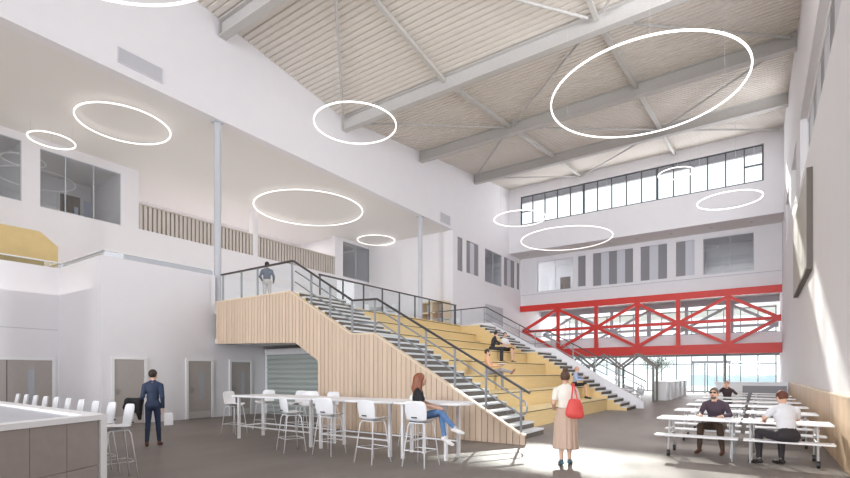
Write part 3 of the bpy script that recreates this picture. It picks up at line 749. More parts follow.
def tall_table(x0, x1, y0, y1, lab, tip=False):
    t = thing('tall_table', lab, 'table', ((x0+x1)/2, (y0+y1)/2, 0), 0, 'tall white tables in a row')
    b = MB()
    poly = [(x0, y0), (x1, y0), (x1, y1), (x0, y1)]
    if tip: poly = [(x0, y0), (x1-.75, y0), (x1-.1, y0+.28), (x1, y0+.45), (x1-.1, y1-.1), (x1-.3, y1), (x0, y1)]
    b.prism(poly, 1.03, 1.075, 'Z'); b.build('tabletop', M_white, t, bevel=.008)
    e = x1-(.45 if tip else .14)
    for x in (x0+.14, e):
        for y in (y0+.12, y1-.12):
            if tip and x == e and y < (y0+y1)/2: y = y0+.38
            b = MB(); b.box(x-.028, y-.028, 0, x+.028, y+.028, 1.03); b.build('leg', M_white, t)
    for y in (y0+.12, y1-.12):
        b = MB(); b.box(x0+.17, y-.015, .3, e-.03, y+.015, .33)
        if not (tip and y < (y0+y1)/2): b.build('foot_rail', M_white, t)
    b = MB(); b.box(x0+.125, y0+.15, .3, x0+.155, y1-.15, .33); b.build('cross_rail', M_white, t)
    return t
tall_table(-10.8, -7.93, 7.2, 8.15, 'tall white table at the left end of the row before the birch cladding')
tall_table(-7.9, -5.72, 7.2, 8.15, 'tall white table in the middle of the row before the birch cladding')
tall_table(-5.69, -4.3, 7.2, 8.15, 'tall white table with pointed right end with the seated person', True)

# grey panelled counter at bottom left
A, B_, C_, D_ = (-6.42, 2.62), (-15.2, 3.0), (-14.6, .2), (-5.3, .25)
t = thing('panelled_counter', 'high counter with grey brown panels and white top edge at bottom left', 'counter', (-8, 1.6, 0))
def lerp(p, q, f): return (p[0]+(q[0]-p[0])*f, p[1]+(q[1]-p[1])*f)
cen = ((A[0]+B_[0]+C_[0]+D_[0])/4, (A[1]+B_[1]+C_[1]+D_[1])/4)
out = [A, B_, C_, D_]
def inset(d):
    n = 4; res = []
    for i in range(n):
        p, q, r = Vector(out[i-1]), Vector(out[i]), Vector(out[(i+1) % n])
        e1 = (q-p).normalized(); e2 = (r-q).normalized()
        n1 = Vector((-e1.y, e1.x)); n2 = Vector((-e2.y, e2.x))
        if n1.dot(Vector(cen)-q) < 0: n1 = -n1
        if n2.dot(Vector(cen)-q) < 0: n2 = -n2
        bis = (n1+n2); bis /= bis.dot(n1); res.append(tuple(q+bis*d))
    return res
inn = inset(.2); bod = inset(.05)
b = MB()
for i in range(4):
    j = (i+1) % 4
    b.prism([out[i], out[j], inn[j], inn[i]], 1.06, 1.12, 'Z')
b.build('white_rim', M_white, t)
b = MB(); b.prism(inset(.19), 1.0, 1.085, 'Z'); b.build('grey_worktop', M_inset, t)
b = MB(); b.prism(bod, .0, 1.0, 'Z'); b.build('carcass', M_dark, t)
# front panels along A-D
e_ = (Vector(D_)-Vector(A)); L_ = e_.length; e_.normalize(); nn = Vector((-e_.y, e_.x))
if nn.dot(Vector(cen)-Vector(A)) < 0: nn = -nn
pa = .1
while pa < L_-.1:
    pb = min(pa+.42, L_-.06)
    for z0, z1 in ((.06, .53), (.536, 1.06)):
        p0 = Vector(A)+e_*(pa+.003)+nn*.02; p1 = Vector(A)+e_*(pb-.003)+nn*.02; q1 = p1+nn*.03; q0 = p0+nn*.03
        b = MB(); b.prism([tuple(p0), tuple(p1), tuple(q1), tuple(q0)], z0, z1, 'Z'); b.build('front_panel', M_counter, t)
    pa = pb
p0 = Vector(A); p1 = Vector(A)+e_*.09; q1 = p1+nn*.3; q0 = Vector(A)+(Vector(B_)-Vector(A)).normalized()*.12
b = MB(); b.prism([tuple(p0), tuple(p1), tuple(p1+nn*.05), tuple(q0)], 0, 1.06, 'Z'); b.build('corner_post', M_white, t)

# folding bench tables
M_frm = mat('table_frame', (206, 206, 208), .4)
def make_fold(L, mirror, label):
    t = thing('folding_table', label, 'table', (0, 0, 0), 0, 'folding bench tables along the right wall')
    s = -1 if mirror else 1
    b = MB(); b.box(-L/2, -.36, .7, L/2, .36, .735); b.build('tabletop', M_white, t, bevel=.008)
    for y in (-.64, .64):
        b = MB(); b.box(-L/2+.02, y-.14, .42, L/2-.02, y+.14, .45); b.build('bench', M_white, t, bevel=.008)
    xo = -s*(L/2-.22); xi = s*(L/2-.12)
    b = MB()
    for y in (-.33, .33):
        b.tube([(xo, y*.8, .7), (xo, y, .45), (xo, y*1.25, .12)], .018, 8)
    b.tube([(xo, -.3, .5), (xo, .3, .5)], .016, 8); b.tube([(xo, -.7, .405), (xo, .7, .405)], .016, 8)
    b.build('end_frame', M_frm, t, smooth=True)
    b = MB()
    for y in (-.3, .3): b.tube([(xi, y, .7), (xi, y*1.7, .405), (xi, y*1.7, 0)], .016, 8)
    b.tube([(xi, -.7, .405), (xi, .7, .405)], .016, 8)
    b.tube([(xi-s*.02, -.51, .06), (xi-s*.02, .25, .68)], .014, 8); b.tube([(xi-s*.05, .51, .06), (xi-s*.05, -.25, .68)], .014, 8)
    b.build('folding_frame', M_frm, t, smooth=True)
    for y in (-.41, .41):
        b = MB(); c = [(math.cos(2*PI*k/14)*.06+y, math.sin(2*PI*k/14)*.06+.06) for k in range(14)]
        b.prism(c, xo-.025, xo+.025, 'X'); b.build('castor', M_dark, t)
    return t
rown = ['nearest row', 'second row', 'third row', 'fourth row', 'fifth row', 'sixth row', 'farthest row']
fl_ = make_fold(1.4, False, 'white folding bench table, left half of the nearest row, by the sunlit floor'); fl_.location = (-.985, 10.97, 0)
fr_ = make_fold(1.3, True, 'white folding bench table, right half of the nearest row, by the clad wall'); fr_.location = (.40, 10.97, 0)
for k in range(1, 7):
    dup(fl_, (-.985-.02*k, 10.97+2.58*k, 0), 0, 'white folding bench table, left half of the %s counted from the front' % rown[k])
    dup(fr_, (.40, 10.97+2.58*k, 0), 0, 'white folding bench table, right half of the %s counted from the front' % rown[k])

# cafe behind the far stair
def cafe_table(x, y, lab, z0=0):
    t = thing('cafe_table', lab, 'table', (x, y, z0))
    b = MB(); b.box(x-.55, y-.4, z0+.71, x+.55, y+.4, z0+.74); b.build('tabletop', M_white, t)
    for dx in (-.48, .48):
        for dy in (-.33, .33):
            b = MB(); b.tube([(x+dx, y+dy, z0+.71), (x+dx, y+dy, z0)], .02, 6); b.build('leg', M_white, t)
    return t
cafe_table(-6.2, 28.3, 'white cafe table nearest the foot of the far stair')
cafe_table(-7.2, 32.6, 'white cafe table farther back behind the zigzag frame')
cafe_table(-16.0, 24.9, 'table on the gallery behind the bleacher balustrade, farther one', 4.2)
cafe_table(-15.6, 18.8, 'table on the gallery behind the bleacher balustrade, nearer one', 4.2)
def make_chair(label, m, group=None):
    t = thing('cafe_chair', label, 'chair', (0, 0, 0), 0, group)
    mb = shell_mesh(); mb.v = [(x, y, (z-.33)) for x, y, z in mb.v]
    s = mb.build('seat_shell', m, t, smooth=True); so = s.modifiers.new('solid', 'SOLIDIFY'); so.thickness = .018
    for sx_ in (-1, 1):
        for sy in (-1, 1):
            b = MB(); b.tube([(sx_*.15, sy*.12, .44), (sx_*.2, sy*.2, 0)], .012, 6); b.build('leg', m, t)
    return t
ch = make_chair('white cafe chair at the right side of the cafe table by the far stair', M_whitep); ch.location = (-5.35, 28.4, 0); ch.rotation_euler = (0, 0, PI/2)
for x, y, z, rz, lab in ((-5.6, 29.1, 0, 2.4, 'white cafe chair at the back right corner of the nearer cafe table'), (-6.3, 29.0, 0, PI, 'white cafe chair behind the nearer cafe table'), (-6.2, 27.6, 0, .2, 'white cafe chair in front of the nearer cafe table'),
                         (-7.0, 33.1, 0, PI, 'white cafe chair behind the farther cafe table'), (-6.35, 32.3, 0, PI/2, 'white cafe chair right of the farther cafe table'),
                         (-6.6, 31.8, 0, .3, 'white cafe chair in front of the farther cafe table'), (-7.9, 31.9, 0, -.3, 'white cafe chair left before the farther cafe table'),
        (-14.75, 18.6, 4.2, PI/2, 'chair on the gallery right of the nearer gallery table'), (-15.9, 18.1, 4.2, 0, 'chair on the gallery before the nearer gallery table'), (-17.0, 24.9, 4.2, -PI/2, 'chair on the gallery left of the farther gallery table'), (-15.4, 25.6, 4.2, PI, 'chair on the gallery behind the farther gallery table')):
    dup(ch, (x, y, z), rz, lab)

# tree outside the far glazing
t = thing('tree', 'small leafy tree outside the far glazing above the white counter', 'tree', (-8.6, 54, -.05))
b = MB(); b.tube([(-8.6, 54, -.05), (-8.55, 54, 1.5), (-8.4, 54.1, 2.6)], [.09, .07, .04], 8)
for a in range(5):
    b.tube([(-8.5, 54, 1.6+.2*a), (-8.5+1.1*math.cos(a*1.9), 54+.9*math.sin(a*1.9), 2.7+.2*a)], [.035, .012], 6)
b.build('trunk', mat('bark', (110, 100, 88), .9), t)
b = MB()
for k in range(1600):
    u = random.gauss(0, 1), random.gauss(0, 1), random.gauss(0, 1); r_ = random.random()**.5/max(1e-3, math.sqrt(sum(q*q for q in u)))
    c = Vector((-8.5+u[0]*r_*1.7, 54+u[1]*r_*1.3, 2.7+u[2]*r_*.75)); d = Vector((random.gauss(0, 1), random.gauss(0, 1), random.gauss(0, .6))).normalized(); s_ = d.cross(Vector((0, 0, 1))).normalized()*.03
    b.add([c-d*.11, c-s_, c+d*.11, c+s_], [(0, 1, 2, 3)])
b.build('foliage', mat('leaf_green', (98, 114, 88), .7, var=.2), t)

# ------------------------------------------------------------------ people: smooth unions of tapered capsules and ellipsoids, polygonised into ONE surface
class Body:
    def __init__(s): s.p = []; s.mats = []
    def mi(s, m):
        if m not in s.mats: s.mats.append(m)
        return s.mats.index(m)
    def cap(s, a, b, ra, rb, m, k=.02): s.p.append(('c', np.array(a, float), np.array(b, float), ra, rb, s.mi(m), k)); return s
    def ell(s, c, r, m, R=None, k=.02): s.p.append(('e', np.array(c, float), np.array(r, float), np.eye(3) if R is None else np.array(R, float), 0, s.mi(m), k)); return s
    def cut(s, c, r, R=None): s.p.append(('x', np.array(c, float), np.array(r, float), np.eye(3) if R is None else np.array(R, float), 0, 0, 0)); return s
    def mesh(s, name, h):
        lo = np.full(3, 1e9); hi = -lo
        for q in s.p:
            if q[0] == 'c': pts = [(q[1], q[3]), (q[2], q[4])]
            elif q[0] == 'e': pts = [(q[1], q[2].max())]
            else: continue
            for c, r in pts: lo = np.minimum(lo, c-r); hi = np.maximum(hi, c+r)
        lo -= 3*h; hi += 3*h; n = np.ceil((hi-lo)/h).astype(int)+1
        D = np.full(n, 1.0, np.float32); Mi = np.zeros(n, np.int16); Db = np.full(n, 1.0, np.float32)
        ax = [lo[i]+h*np.arange(n[i]) for i in range(3)]
        for q in s.p:
            if q[0] == 'c': l = np.minimum(q[1]-q[3], q[2]-q[4]); u = np.maximum(q[1]+q[3], q[2]+q[4])
            else: l = q[1]-q[2].max(); u = q[1]+q[2].max()
            mg = .06
            i0 = np.clip(np.floor((l-mg-lo)/h).astype(int), 0, n); i1 = np.clip(np.ceil((u+mg-lo)/h).astype(int)+1, 0, n)
            sl_ = tuple(slice(a, b) for a, b in zip(i0, i1))
            X, Y, Z = np.meshgrid(ax[0][sl_[0]], ax[1][sl_[1]], ax[2][sl_[2]], indexing='ij')
            if X.size == 0: continue
            if q[0] == 'c':
                d = q[2]-q[1]; L2 = max(d@d, 1e-9)
                T = np.clip(((X-q[1][0])*d[0]+(Y-q[1][1])*d[1]+(Z-q[1][2])*d[2])/L2, 0, 1)
                dist = np.sqrt((X-q[1][0]-T*d[0])**2+(Y-q[1][1]-T*d[1])**2+(Z-q[1][2]-T*d[2])**2)-(q[3]+(q[4]-q[3])*T)
            else:
                P = np.stack([X-q[1][0], Y-q[1][1], Z-q[1][2]], -1)@q[3]      # columns of R are the local axes
                k0 = np.sqrt(((P/q[2])**2).sum(-1)); k1 = np.sqrt(((P/q[2]**2)**2).sum(-1))+1e-9
                dist = k0*(k0-1)/k1
            dist = dist.astype(np.float32); A = D[sl_]
            if q[0] == 'x': D[sl_] = np.maximum(A, -dist); continue
            k = q[6]; H = np.clip(.5+.5*(A-dist)/k, 0, 1)
            D[sl_] = A*(1-H)+dist*H-k*H*(1-H)
            bb = Db[sl_]; w = dist < bb; bb[w] = dist[w]; mm = Mi[sl_]; mm[w] = q[5]
        ins = D < 0
        cs = np.zeros(n-1, np.int8)
        offs = [(a, b, c) for a in (0, 1) for b in (0, 1) for c in (0, 1)]
        for a, b, c in offs: cs += ins[a:n[0]-1+a, b:n[1]-1+b, c:n[2]-1+c]
        act = (cs > 0) & (cs < 8); I = np.argwhere(act)
        idx = np.full(n-1, -1, np.int64); idx[act] = np.arange(len(I))
        V = np.array([D[I[:, 0]+a, I[:, 1]+b, I[:, 2]+c] for a, b, c in offs]).T
        acc = np.zeros((len(I), 3)); cnt = np.zeros(len(I))
        for i in range(8):
            for j in range(i+1, 8):
                if sum(abs(offs[i][k]-offs[j][k]) for k in range(3)) != 1: continue
                m = (V[:, i] < 0) != (V[:, j] < 0)
                tt = V[m, i]/(V[m, i]-V[m, j]); pa_ = np.array(offs[i], float); pb_ = np.array(offs[j], float)
                acc[m] += pa_+(pb_-pa_)*tt[:, None]; cnt[m] += 1
        vert = lo+h*(I+acc/cnt[:, None])
        F = []
        for axn in range(3):
            sh = [slice(None)]*3; sh2 = [slice(None)]*3; sh[axn] = slice(0, -1); sh2[axn] = slice(1, None)
            a = ins[tuple(sh)]; b = ins[tuple(sh2)]; E_ = np.argwhere(a != b); fl2 = a[tuple(E_.T)]
            o1, o2 = [(1, 2), (2, 0), (0, 1)][axn]
            def cell(d1, d2):
                c = E_.copy(); c[:, o1] -= d1; c[:, o2] -= d2; return idx[tuple(c.T)]
            Q = np.stack([cell(1, 1), cell(0, 1), cell(0, 0), cell(1, 0)], 1); Q[~fl2] = Q[~fl2][:, ::-1]; F.append(Q)
        F = np.concatenate(F)
        g = np.clip(np.round((vert-lo)/h).astype(int), 0, n-1); vm = Mi[tuple(g.T)]
        me = bpy.data.meshes.new(name); me.from_pydata(vert.tolist(), [], F.tolist())
        for m in s.mats: me.materials.append(m)
        me.polygons.foreach_set('material_index', vm[F[:, 0]].astype(np.int32)); me.polygons.foreach_set('use_smooth', np.ones(len(F), bool)); me.update()
        return me
def V3(*a): return np.array(a, float)
def unit(v): v = np.array(v, float); return v/np.linalg.norm(v)
def rotz(a): c, s = math.cos(a), math.sin(a); return np.array([[c, -s, 0], [s, c, 0], [0, 0, 1]])
def rotx(a): c, s = math.cos(a), math.sin(a); return np.array([[1, 0, 0], [0, c, -s], [0, s, c]])
def roty(a): c, s = math.cos(a), math.sin(a); return np.array([[c, 0, s], [0, 1, 0], [-s, 0, c]])
SKIN = mat('skin', (222, 180, 156), .55); SKIN2 = mat('skin_tan', (196, 150, 122), .55); LIP = mat('lips', (176, 104, 96), .5); EYE = mat('eye_dark', (48, 40, 38), .3); EYEW = mat('eye_white', (240, 238, 234), .3)

def person(name, label, loc, rz, pelvis=(0, 0, .93), lean=0, side=0, twist=0, head=(0, 0), arms=None, legs=None, top=None, bottom=None, shoe=None, skin=SKIN,
           sleeve='long', hair=None, hairm=None, neck='crew', h=.011, s=1.0, width=1.0, ankle='skin', grip=.5, glasses=False, skirt=None, scarf=None):
    """pose in local space, facing +Y. arms: {side: (elbow, wrist, hand_dir, palm_normal)}; legs: {side: (knee, ankle, toe_dir)}; side -1 left of the person (x<0), +1 right"""
    B = Body(); p = V3(*pelvis); R = rotz(twist)@roty(side)@rotx(-lean); Hn = unit
    def T(x, y, z): return p+R@V3(x, y, z)
    up, fw = R@V3(0, 0, 1), R@V3(0, 1, 0)
    w = width
    B.ell(T(0, 0, .0), (.165*w, .115*w, .13), bottom, R); B.ell(T(0, -.03, -.03), (.15*w, .11, .11), bottom, R)
    B.ell(T(0, .0, .16), (.14*w, .1*w, .15), top, R, .03); B.ell(T(0, .005, .33), (.165*w, .115*w, .17), top, R, .03)
    B.cap(T(-.1*w, 0, .42), T(.1*w, 0, .42), .06, .06, top, .04)
    for q in (-1, 1): B.cap(T(q*.02, -.005, .49), T(q*.15*w, -.005, .432), .05, .045, top, .03)
    B.cap(T(0, 0, .45), T(0, .015, .55), .058, .052, skin, .015)
    hc = T(0, .02, .655); Hd = rotz(twist+head[0])@rotx(-lean*.35+head[1])
    def F_(x, y, z): return hc+Hd@V3(x, y, z)
    B.ell(hc, (.074, .093, .105), skin, Hd, .015); B.ell(F_(0, .03, -.06), (.052, .06, .06), skin, Hd, .02)
    B.cap(F_(0, .09, .012), F_(0, .108, -.018), .009, .014, skin, .012)
    B.ell(F_(0, .083, -.052), (.024, .012, .009), LIP, Hd, .004)
    for q in (-1, 1):
        B.ell(F_(q*.032, .079, .014), (.015, .011, .009), EYEW, Hd, .003); B.ell(F_(q*.032, .0855, .014), (.0075, .0075, .0075), EYE, Hd, .003)
        B.cap(F_(q*.018, .088, .034), F_(q*.047, .08, .034), .005, .005, hairm or EYE, .004)
        B.ell(F_(q*.077, -.005, -.005), (.012, .022, .032), skin, Hd, .01)
    for q in (-1, 1):
        sh = T(q*.172*w, -.005, .41); el, wr, hd, pn = arms[q]; el = V3(*el); wr = V3(*wr); hd = unit(hd); pn = unit(pn)
        am = {'long': (top, top), 'short': (top, skin), 'half': (top, skin)}[sleeve]
        mid = sh+(el-sh)*(.62 if sleeve != 'long' else 1.0)
        if sleeve == 'long': B.cap(sh, el, .058, .046, top, .02); B.cap(el, wr-(wr-el)*.06, .046, .034, top, .015)
        else:
            B.cap(sh, mid, .062, .055, top, .02); B.cap(sh+(el-sh)*.5, el, .044, .04, skin, .008); B.cap(el, wr, .04, .028, skin, .012)
        B.cap(wr-(wr-el)*.08, wr+hd*.02, .026, .026, skin, .01)
        ac = unit(np.cross(hd, pn)); pc = wr+hd*.055
        Rm = np.stack([ac, hd, pn], 1)
        B.ell(pc, (.041, .05, .017), skin, Rm, .01)
        for i, (o, L) in enumerate(((-.03, .062), (-.01, .072), (.011, .068), (.03, .052))):
            r0 = pc+ac*o+hd*.035; g = grip
            d1 = unit(hd*math.cos(g)+pn*math.sin(g)); d2 = unit(hd*math.cos(2*g)+pn*math.sin(2*g))
            B.cap(r0, r0+d1*L*.55, .0095, .009, skin, .003); B.cap(r0+d1*L*.55, r0+d1*L*.55+d2*L*.5, .009, .0075, skin, .003)
        # thumb leaves the side of the palm near the wrist; it lies on the side facing the body's front
        tq = ac*(-1 if (ac@fw) < 0 else 1)
        r0 = wr+hd*.03+tq*.03; d1 = unit(hd*.6+tq*.6+pn*.3); d2 = unit(hd*.9+tq*.1+pn*.4)
        B.cap(r0, r0+d1*.04, .012, .0105, skin, .005); B.cap(r0+d1*.04, r0+d1*.04+d2*.03, .0105, .008, skin, .003)
    for q in (-1, 1):
        hip = T(q*.085*w, 0, -.04); kn, an, td = legs[q]; kn = V3(*kn); an = V3(*an); td = unit(td)
        lm = skin if skirt == 'short' or skirt == 'long' else bottom
        um = bottom
        B.cap(hip, kn, .088*w, .06*w, um, .025)
        ca = kn+(an-kn)*.3; sd = an-kn
        low = an-sd*(.0 if ankle == 'none' else .1)
        B.cap(kn, ca, .058*w, .057*w, lm, .015); B.cap(ca, low, .056*w, .043 if lm is bottom else .034, lm, .015)
        B.cap(low, an, .034, .033, skin if ankle == 'skin' else (EYEW if ankle == 'sock' else bottom), .008)
        he = an+V3(0, 0, -.035)-td*.035
        B.cap(he, an+td*.1+V3(0, 0, -.05), .036, .036, shoe, .015); B.cap(an+td*.08+V3(0, 0, -.052), an+td*.165+V3(0, 0, -.057), .036, .03, shoe, .015)
        B.cap(an, an+V3(0, 0, -.03), .038, .04, shoe, .01)
    me = B.mesh(name, h)
    o = bpy.data.objects.new(name, me); COL.objects.link(o); o.location = loc; o.rotation_euler = (0, 0, rz); o.scale = (s, s, s)
    tag(o, label, 'person')
    def child(body, nm, hh=None):
        m2 = body.mesh(nm, hh or h*.8); c = bpy.data.objects.new(nm, m2); COL.objects.link(c); c.parent = o; return c
    if hair:
        K = Body(); hm = hairm
        K.ell(F_(0, -.014, .022), (.086, .097, .103), hm, Hd)
        if hair == 'bun': K.ell(F_(0, -.05, .135), (.05, .05, .045), hm, Hd, .02)
        if hair == 'long':
            K.cap(F_(0, -.05, .02), F_(0, -.085, -.16), .085, .085, hm, .03); K.cap(F_(0, -.085, -.15), F_(.02, -.09, -.3), .085, .05, hm, .03)
            for q in (-1, 1): K.cap(F_(q*.062, -.01, .0), F_(q*.075, -.02, -.2), .035, .03, hm, .03)
        if hair == 'beard':
            K.ell(F_(0, .055, -.085), (.05, .042, .04), hm, Hd, .02)
        K.cut(F_(0, .085, -.03 if hair != 'beard' else .0), (.066, .07, .095 if hair != 'beard' else .062), Hd)
        if hair in ('short', 'beard'): K.cut(F_(0, -.02, -.14 if hair == 'short' else -.16), (.12, .1 if hair == 'short' else .06, .075), Hd)
        if hair == 'bald_sides': pass
        child(K, 'hair')
    if glasses:
        G_ = MB()
        for q in (-1, 1): G_.box(q*.034-.024, .092, -.002, q*.034+.024, .1, .03)
        G_.box(-.012, .094, .016, .012, .1, .024)
        for q in (-1, 1): G_.box(q*.08-.003, -.01, .014, q*.08+.003, .098, .024)
        G_.v = [tuple(F_(*v)) for v in G_.v]
        g2 = G_.build('sunglasses', M_dark, o, world=False)
    return o, T, F_

navy = mat('navy_suit', (38, 52, 78), .7, var=.08, scale=30); black = mat('black_cloth', (30, 29, 32), .8); jeans = mat('blue_jeans', (98, 134, 182), .75, var=.12, scale=14)
offw = mat('cream_top', (240, 236, 224), .8); beige = mat('beige_skirt', (206, 178, 158), .8); red = mat('coral_bag', (226, 84, 78), .6); whites = mat('white_shirt', (232, 232, 236), .8)
plum = mat('plum_jumper', (74, 60, 72), .8); brown = mat('brown_trousers', (78, 62, 50), .8); dtr = mat('charcoal_trousers', (52, 48, 52), .8); peach = mat('peach_shirt', (226, 176, 140), .8)
greyt = mat('grey_trousers', (150, 146, 152), .8); bluesh = mat('pale_blue_shirt', (176, 192, 226), .8); slate = mat('slate_jacket', (104, 110, 124), .8)
H_dark = mat('hair_dark', (50, 38, 32), .6); H_aub = mat('hair_auburn', (140, 82, 56), .5, var=.2, scale=30, stretch=(1, 1, .2)); H_br = mat('hair_brown', (92, 66, 52), .6); H_grey = mat('hair_grey', (100, 88, 80), .6); H_red = mat('hair_reddish', (106, 60, 44), .6)
S_wh = mat('shoe_white', (236, 234, 232), .5); S_dk = mat('shoe_dark', (44, 38, 36), .5); S_br = mat('shoe_brown', (92, 56, 40), .5); S_teal = mat('shoe_teal', (70, 100, 110), .5)
Rz = math.radians

# 1 man in navy suit walking away at the left
o, T, F_ = person('person', 'person in a navy suit seen from behind by the left doors, black coat on arm', (-11.1, 5.45, 0), Rz(56), lean=.03, head=(-.35, .1),
    arms={-1: ((-.19, -.05, 1.1), (-.26, .16, 1.02), (-.5, .8, -.3), (0, 0, -1)), 1: ((.19, -.04, 1.08), (.2, .02, .84), (0, .1, -1), (-1, 0, 0))},
    legs={-1: ((-.1, .03, .5), (-.11, -.04, .085), (-.15, 1, 0)), 1: ((.1, .03, .5), (.12, .06, .085), (.2, 1, 0))}, top=navy, bottom=navy, shoe=S_br, hair='short', hairm=H_dark, h=.01, ankle='skin', grip=.6, width=.9)
K = Body(); c = V3(-.36, .1, .97)
K.cap((-.26, .12, 1.0), (-.5, .14, 1.0), .07, .07, black); K.cap((-.27, .1, 1.0), (-.27, .06, .72), .075, .05, black, .03); K.cap((-.34, .14, .98), (-.36, .16, .78), .07, .05, black, .03); K.cap((-.5, .14, 1.0), (-.56, .14, .86), .07, .05, black, .03); K.cap((-.28, .05, .74), (-.26, .04, .62), .05, .04, black, .03)
def place(body, nm, lab, cat, loc, rz, h=.012):
    c = bpy.data.objects.new(nm, body.mesh(nm, h)); COL.objects.link(c); c.location = loc; c.rotation_euler = (0, 0, rz); return tag(c, lab, cat)
place(K, 'coat', 'black coat draped over the arm of the person in the navy suit', 'coat', (-11.1, 5.45, 0), Rz(56))
t = thing('paper_bag', 'white paper bag hanging from the right hand of the navy suited person', 'bag', (-11.1, 5.45, 0), Rz(56))
b = MB(); b.prism([(.22, .45), (.40, .45), (.39, .72), (.23, .72)], -.02, .1, 'Y'); b.build('bag_body', M_white, t, world=False)
b = MB(); b.tube([(.27, .04, .72), (.26, .04, .79), (.3, .04, .8), (.35, .04, .72)], .005, 6); b.build('handle', M_white, t, world=False)

# 2 seated woman on the bar stool, facing right along the tables
o, T, F_ = person('person', 'person with long auburn hair in black top and jeans sitting sideways on a bar stool', (-4.97, 6.97, 0), Rz(-62), pelvis=(0, -.02, .9), lean=.1, head=(.25, .08),
    arms={-1: ((-.25, .1, 1.12), (-.14, .36, 1.03), (.5, .8, -.2), (.3, 0, -1)), 1: ((.26, .1, 1.1), (.1, .4, 1.04), (-.6, .7, -.1), (-.2, 0, -1))},
    legs={-1: ((-.1, .43, .93), (-.02, .5, .5), (.1, .85, -.4)), 1: ((.06, .42, .98), (.02, .68, .68), (.1, .9, -.2))}, top=black, bottom=jeans, shoe=S_wh, sleeve='short', hair='long', hairm=H_aub, h=.01, width=.9, s=.97)
# 3 woman with the coral bag
o, T, F_ = person('person', 'person with hair bun, cream top and long beige skirt standing in the sunlit patch', (-2.8, 8.42, 0), Rz(25), lean=.02, head=(-.1, 0),
    arms={-1: ((-.21, -.03, 1.12), (-.18, .2, 1.0), (.5, .8, 0), (0, 0, -1)), 1: ((.22, -.03, 1.12), (.2, .2, 1.06), (-.3, .8, .2), (-1, 0, 0))},
    legs={-1: ((-.07, .02, .48), (-.08, -.06, .085), (-.1, 1, 0)), 1: ((.07, .05, .48), (.08, .08, .085), (.3, 1, 0))}, top=offw, bottom=beige, shoe=S_teal, sleeve='short', hair='bun', hairm=H_br, h=.01, width=.92, skirt='long', s=.975)
b = MB(); n = 72; prof = [(1.04, .135, .11), (.98, .155, .125), (.8, .2, .16), (.55, .205, .17), (.33, .22, .18), (.3, .218, .178)]
vs = []; fs = []
for z, rx, ry in prof:
    for j in range(n):
        a = 2*PI*j/n; f = 1+(.045*math.sin(14*a)+.03*math.sin(23*a+1))*min(1, (1.04-z)*2.2)
        vs.append((rx*f*math.cos(a), ry*f*math.sin(a)+.0, z))
for i in range(len(prof)-1):
    for j in range(n): fs.append((i*n+j, i*n+(j+1) % n, (i+1)*n+(j+1) % n, (i+1)*n+j))
b.add(vs, fs); sk = b.build('skirt', beige, o, smooth=True, world=False); so = sk.modifiers.new('solid', 'SOLIDIFY'); so.thickness = .008
t = thing('shoulder_bag', 'coral red shoulder bag on the person with the hair bun', 'bag', (-2.8, 8.42, 0), Rz(25))
bx, by = .13, -.2
K = Body(); K.cap((bx-.09, by, .92), (bx+.09, by, .9), .065, .065, red, .03); K.cap((bx-.06, by, 1.13), (bx+.05, by, 1.13), .04, .04, red, .03); K.ell((bx, by, 1.0), (.14, .07, .16), red, k=.05)
c = bpy.data.objects.new('bag_body', K.mesh('bag_body', .01)); COL.objects.link(c); c.parent = t
b = MB(); b.tube([(bx-.06, by, 1.12), (.1, -.15, 1.32), (.115, -.03, 1.435), (.12, .06, 1.36)], .014, 8); b.tube([(bx+.05, by, 1.12), (.15, -.15, 1.3), (.135, -.03, 1.43), (.14, .06, 1.35)], .012, 8); b.build('strap', red, t, smooth=True, world=False)
# 4 man with sunglasses on the far bench of the nearest row
o, T, F_ = person('person', 'person in plum jumper and sunglasses sitting behind the nearest left table', (-.72, 11.64, 0), Rz(168), pelvis=(0, 0, .57), lean=.2, head=(0, .08),
    arms={-1: ((-.27, .1, .78), (-.2, .34, .765), (.3, .9, 0), (0, 0, -1)), 1: ((.27, .1, .78), (.2, .34, .765), (-.3, .9, 0), (0, 0, -1))},
    legs={-1: ((-.17, .42, .55), (-.2, .34, .085), (-.1, 1, 0)), 1: ((.17, .42, .55), (.2, .4, .085), (.1, 1, 0))}, top=plum, bottom=brown, shoe=S_br, hair='beard', hairm=H_grey, glasses=True, h=.01, width=1.08)
# 5 man in white T-shirt on the near bench
o, T, F_ = person('person', 'person in white T-shirt seen from behind on the bench of the nearest right table', (.4, 10.3, 0), Rz(28), pelvis=(0, 0, .57), lean=.28, side=.04, head=(.1, -.3),
    arms={-1: ((-.28, .16, .84), (-.16, .38, .765), (.4, .8, 0), (0, 0, -1)), 1: ((.28, .2, .82), (.14, .4, .765), (-.4, .8, 0), (0, 0, -1))},
    legs={-1: ((-.24, .4, .56), (-.26, .36, .085), (-.5, 1, 0)), 1: ((.14, .42, .55), (.1, .34, .085), (-.2, 1, 0))}, top=whites, bottom=dtr, shoe=S_dk, sleeve='short', hair='short', hairm=H_red, h=.01, width=1.1, ankle='sock')
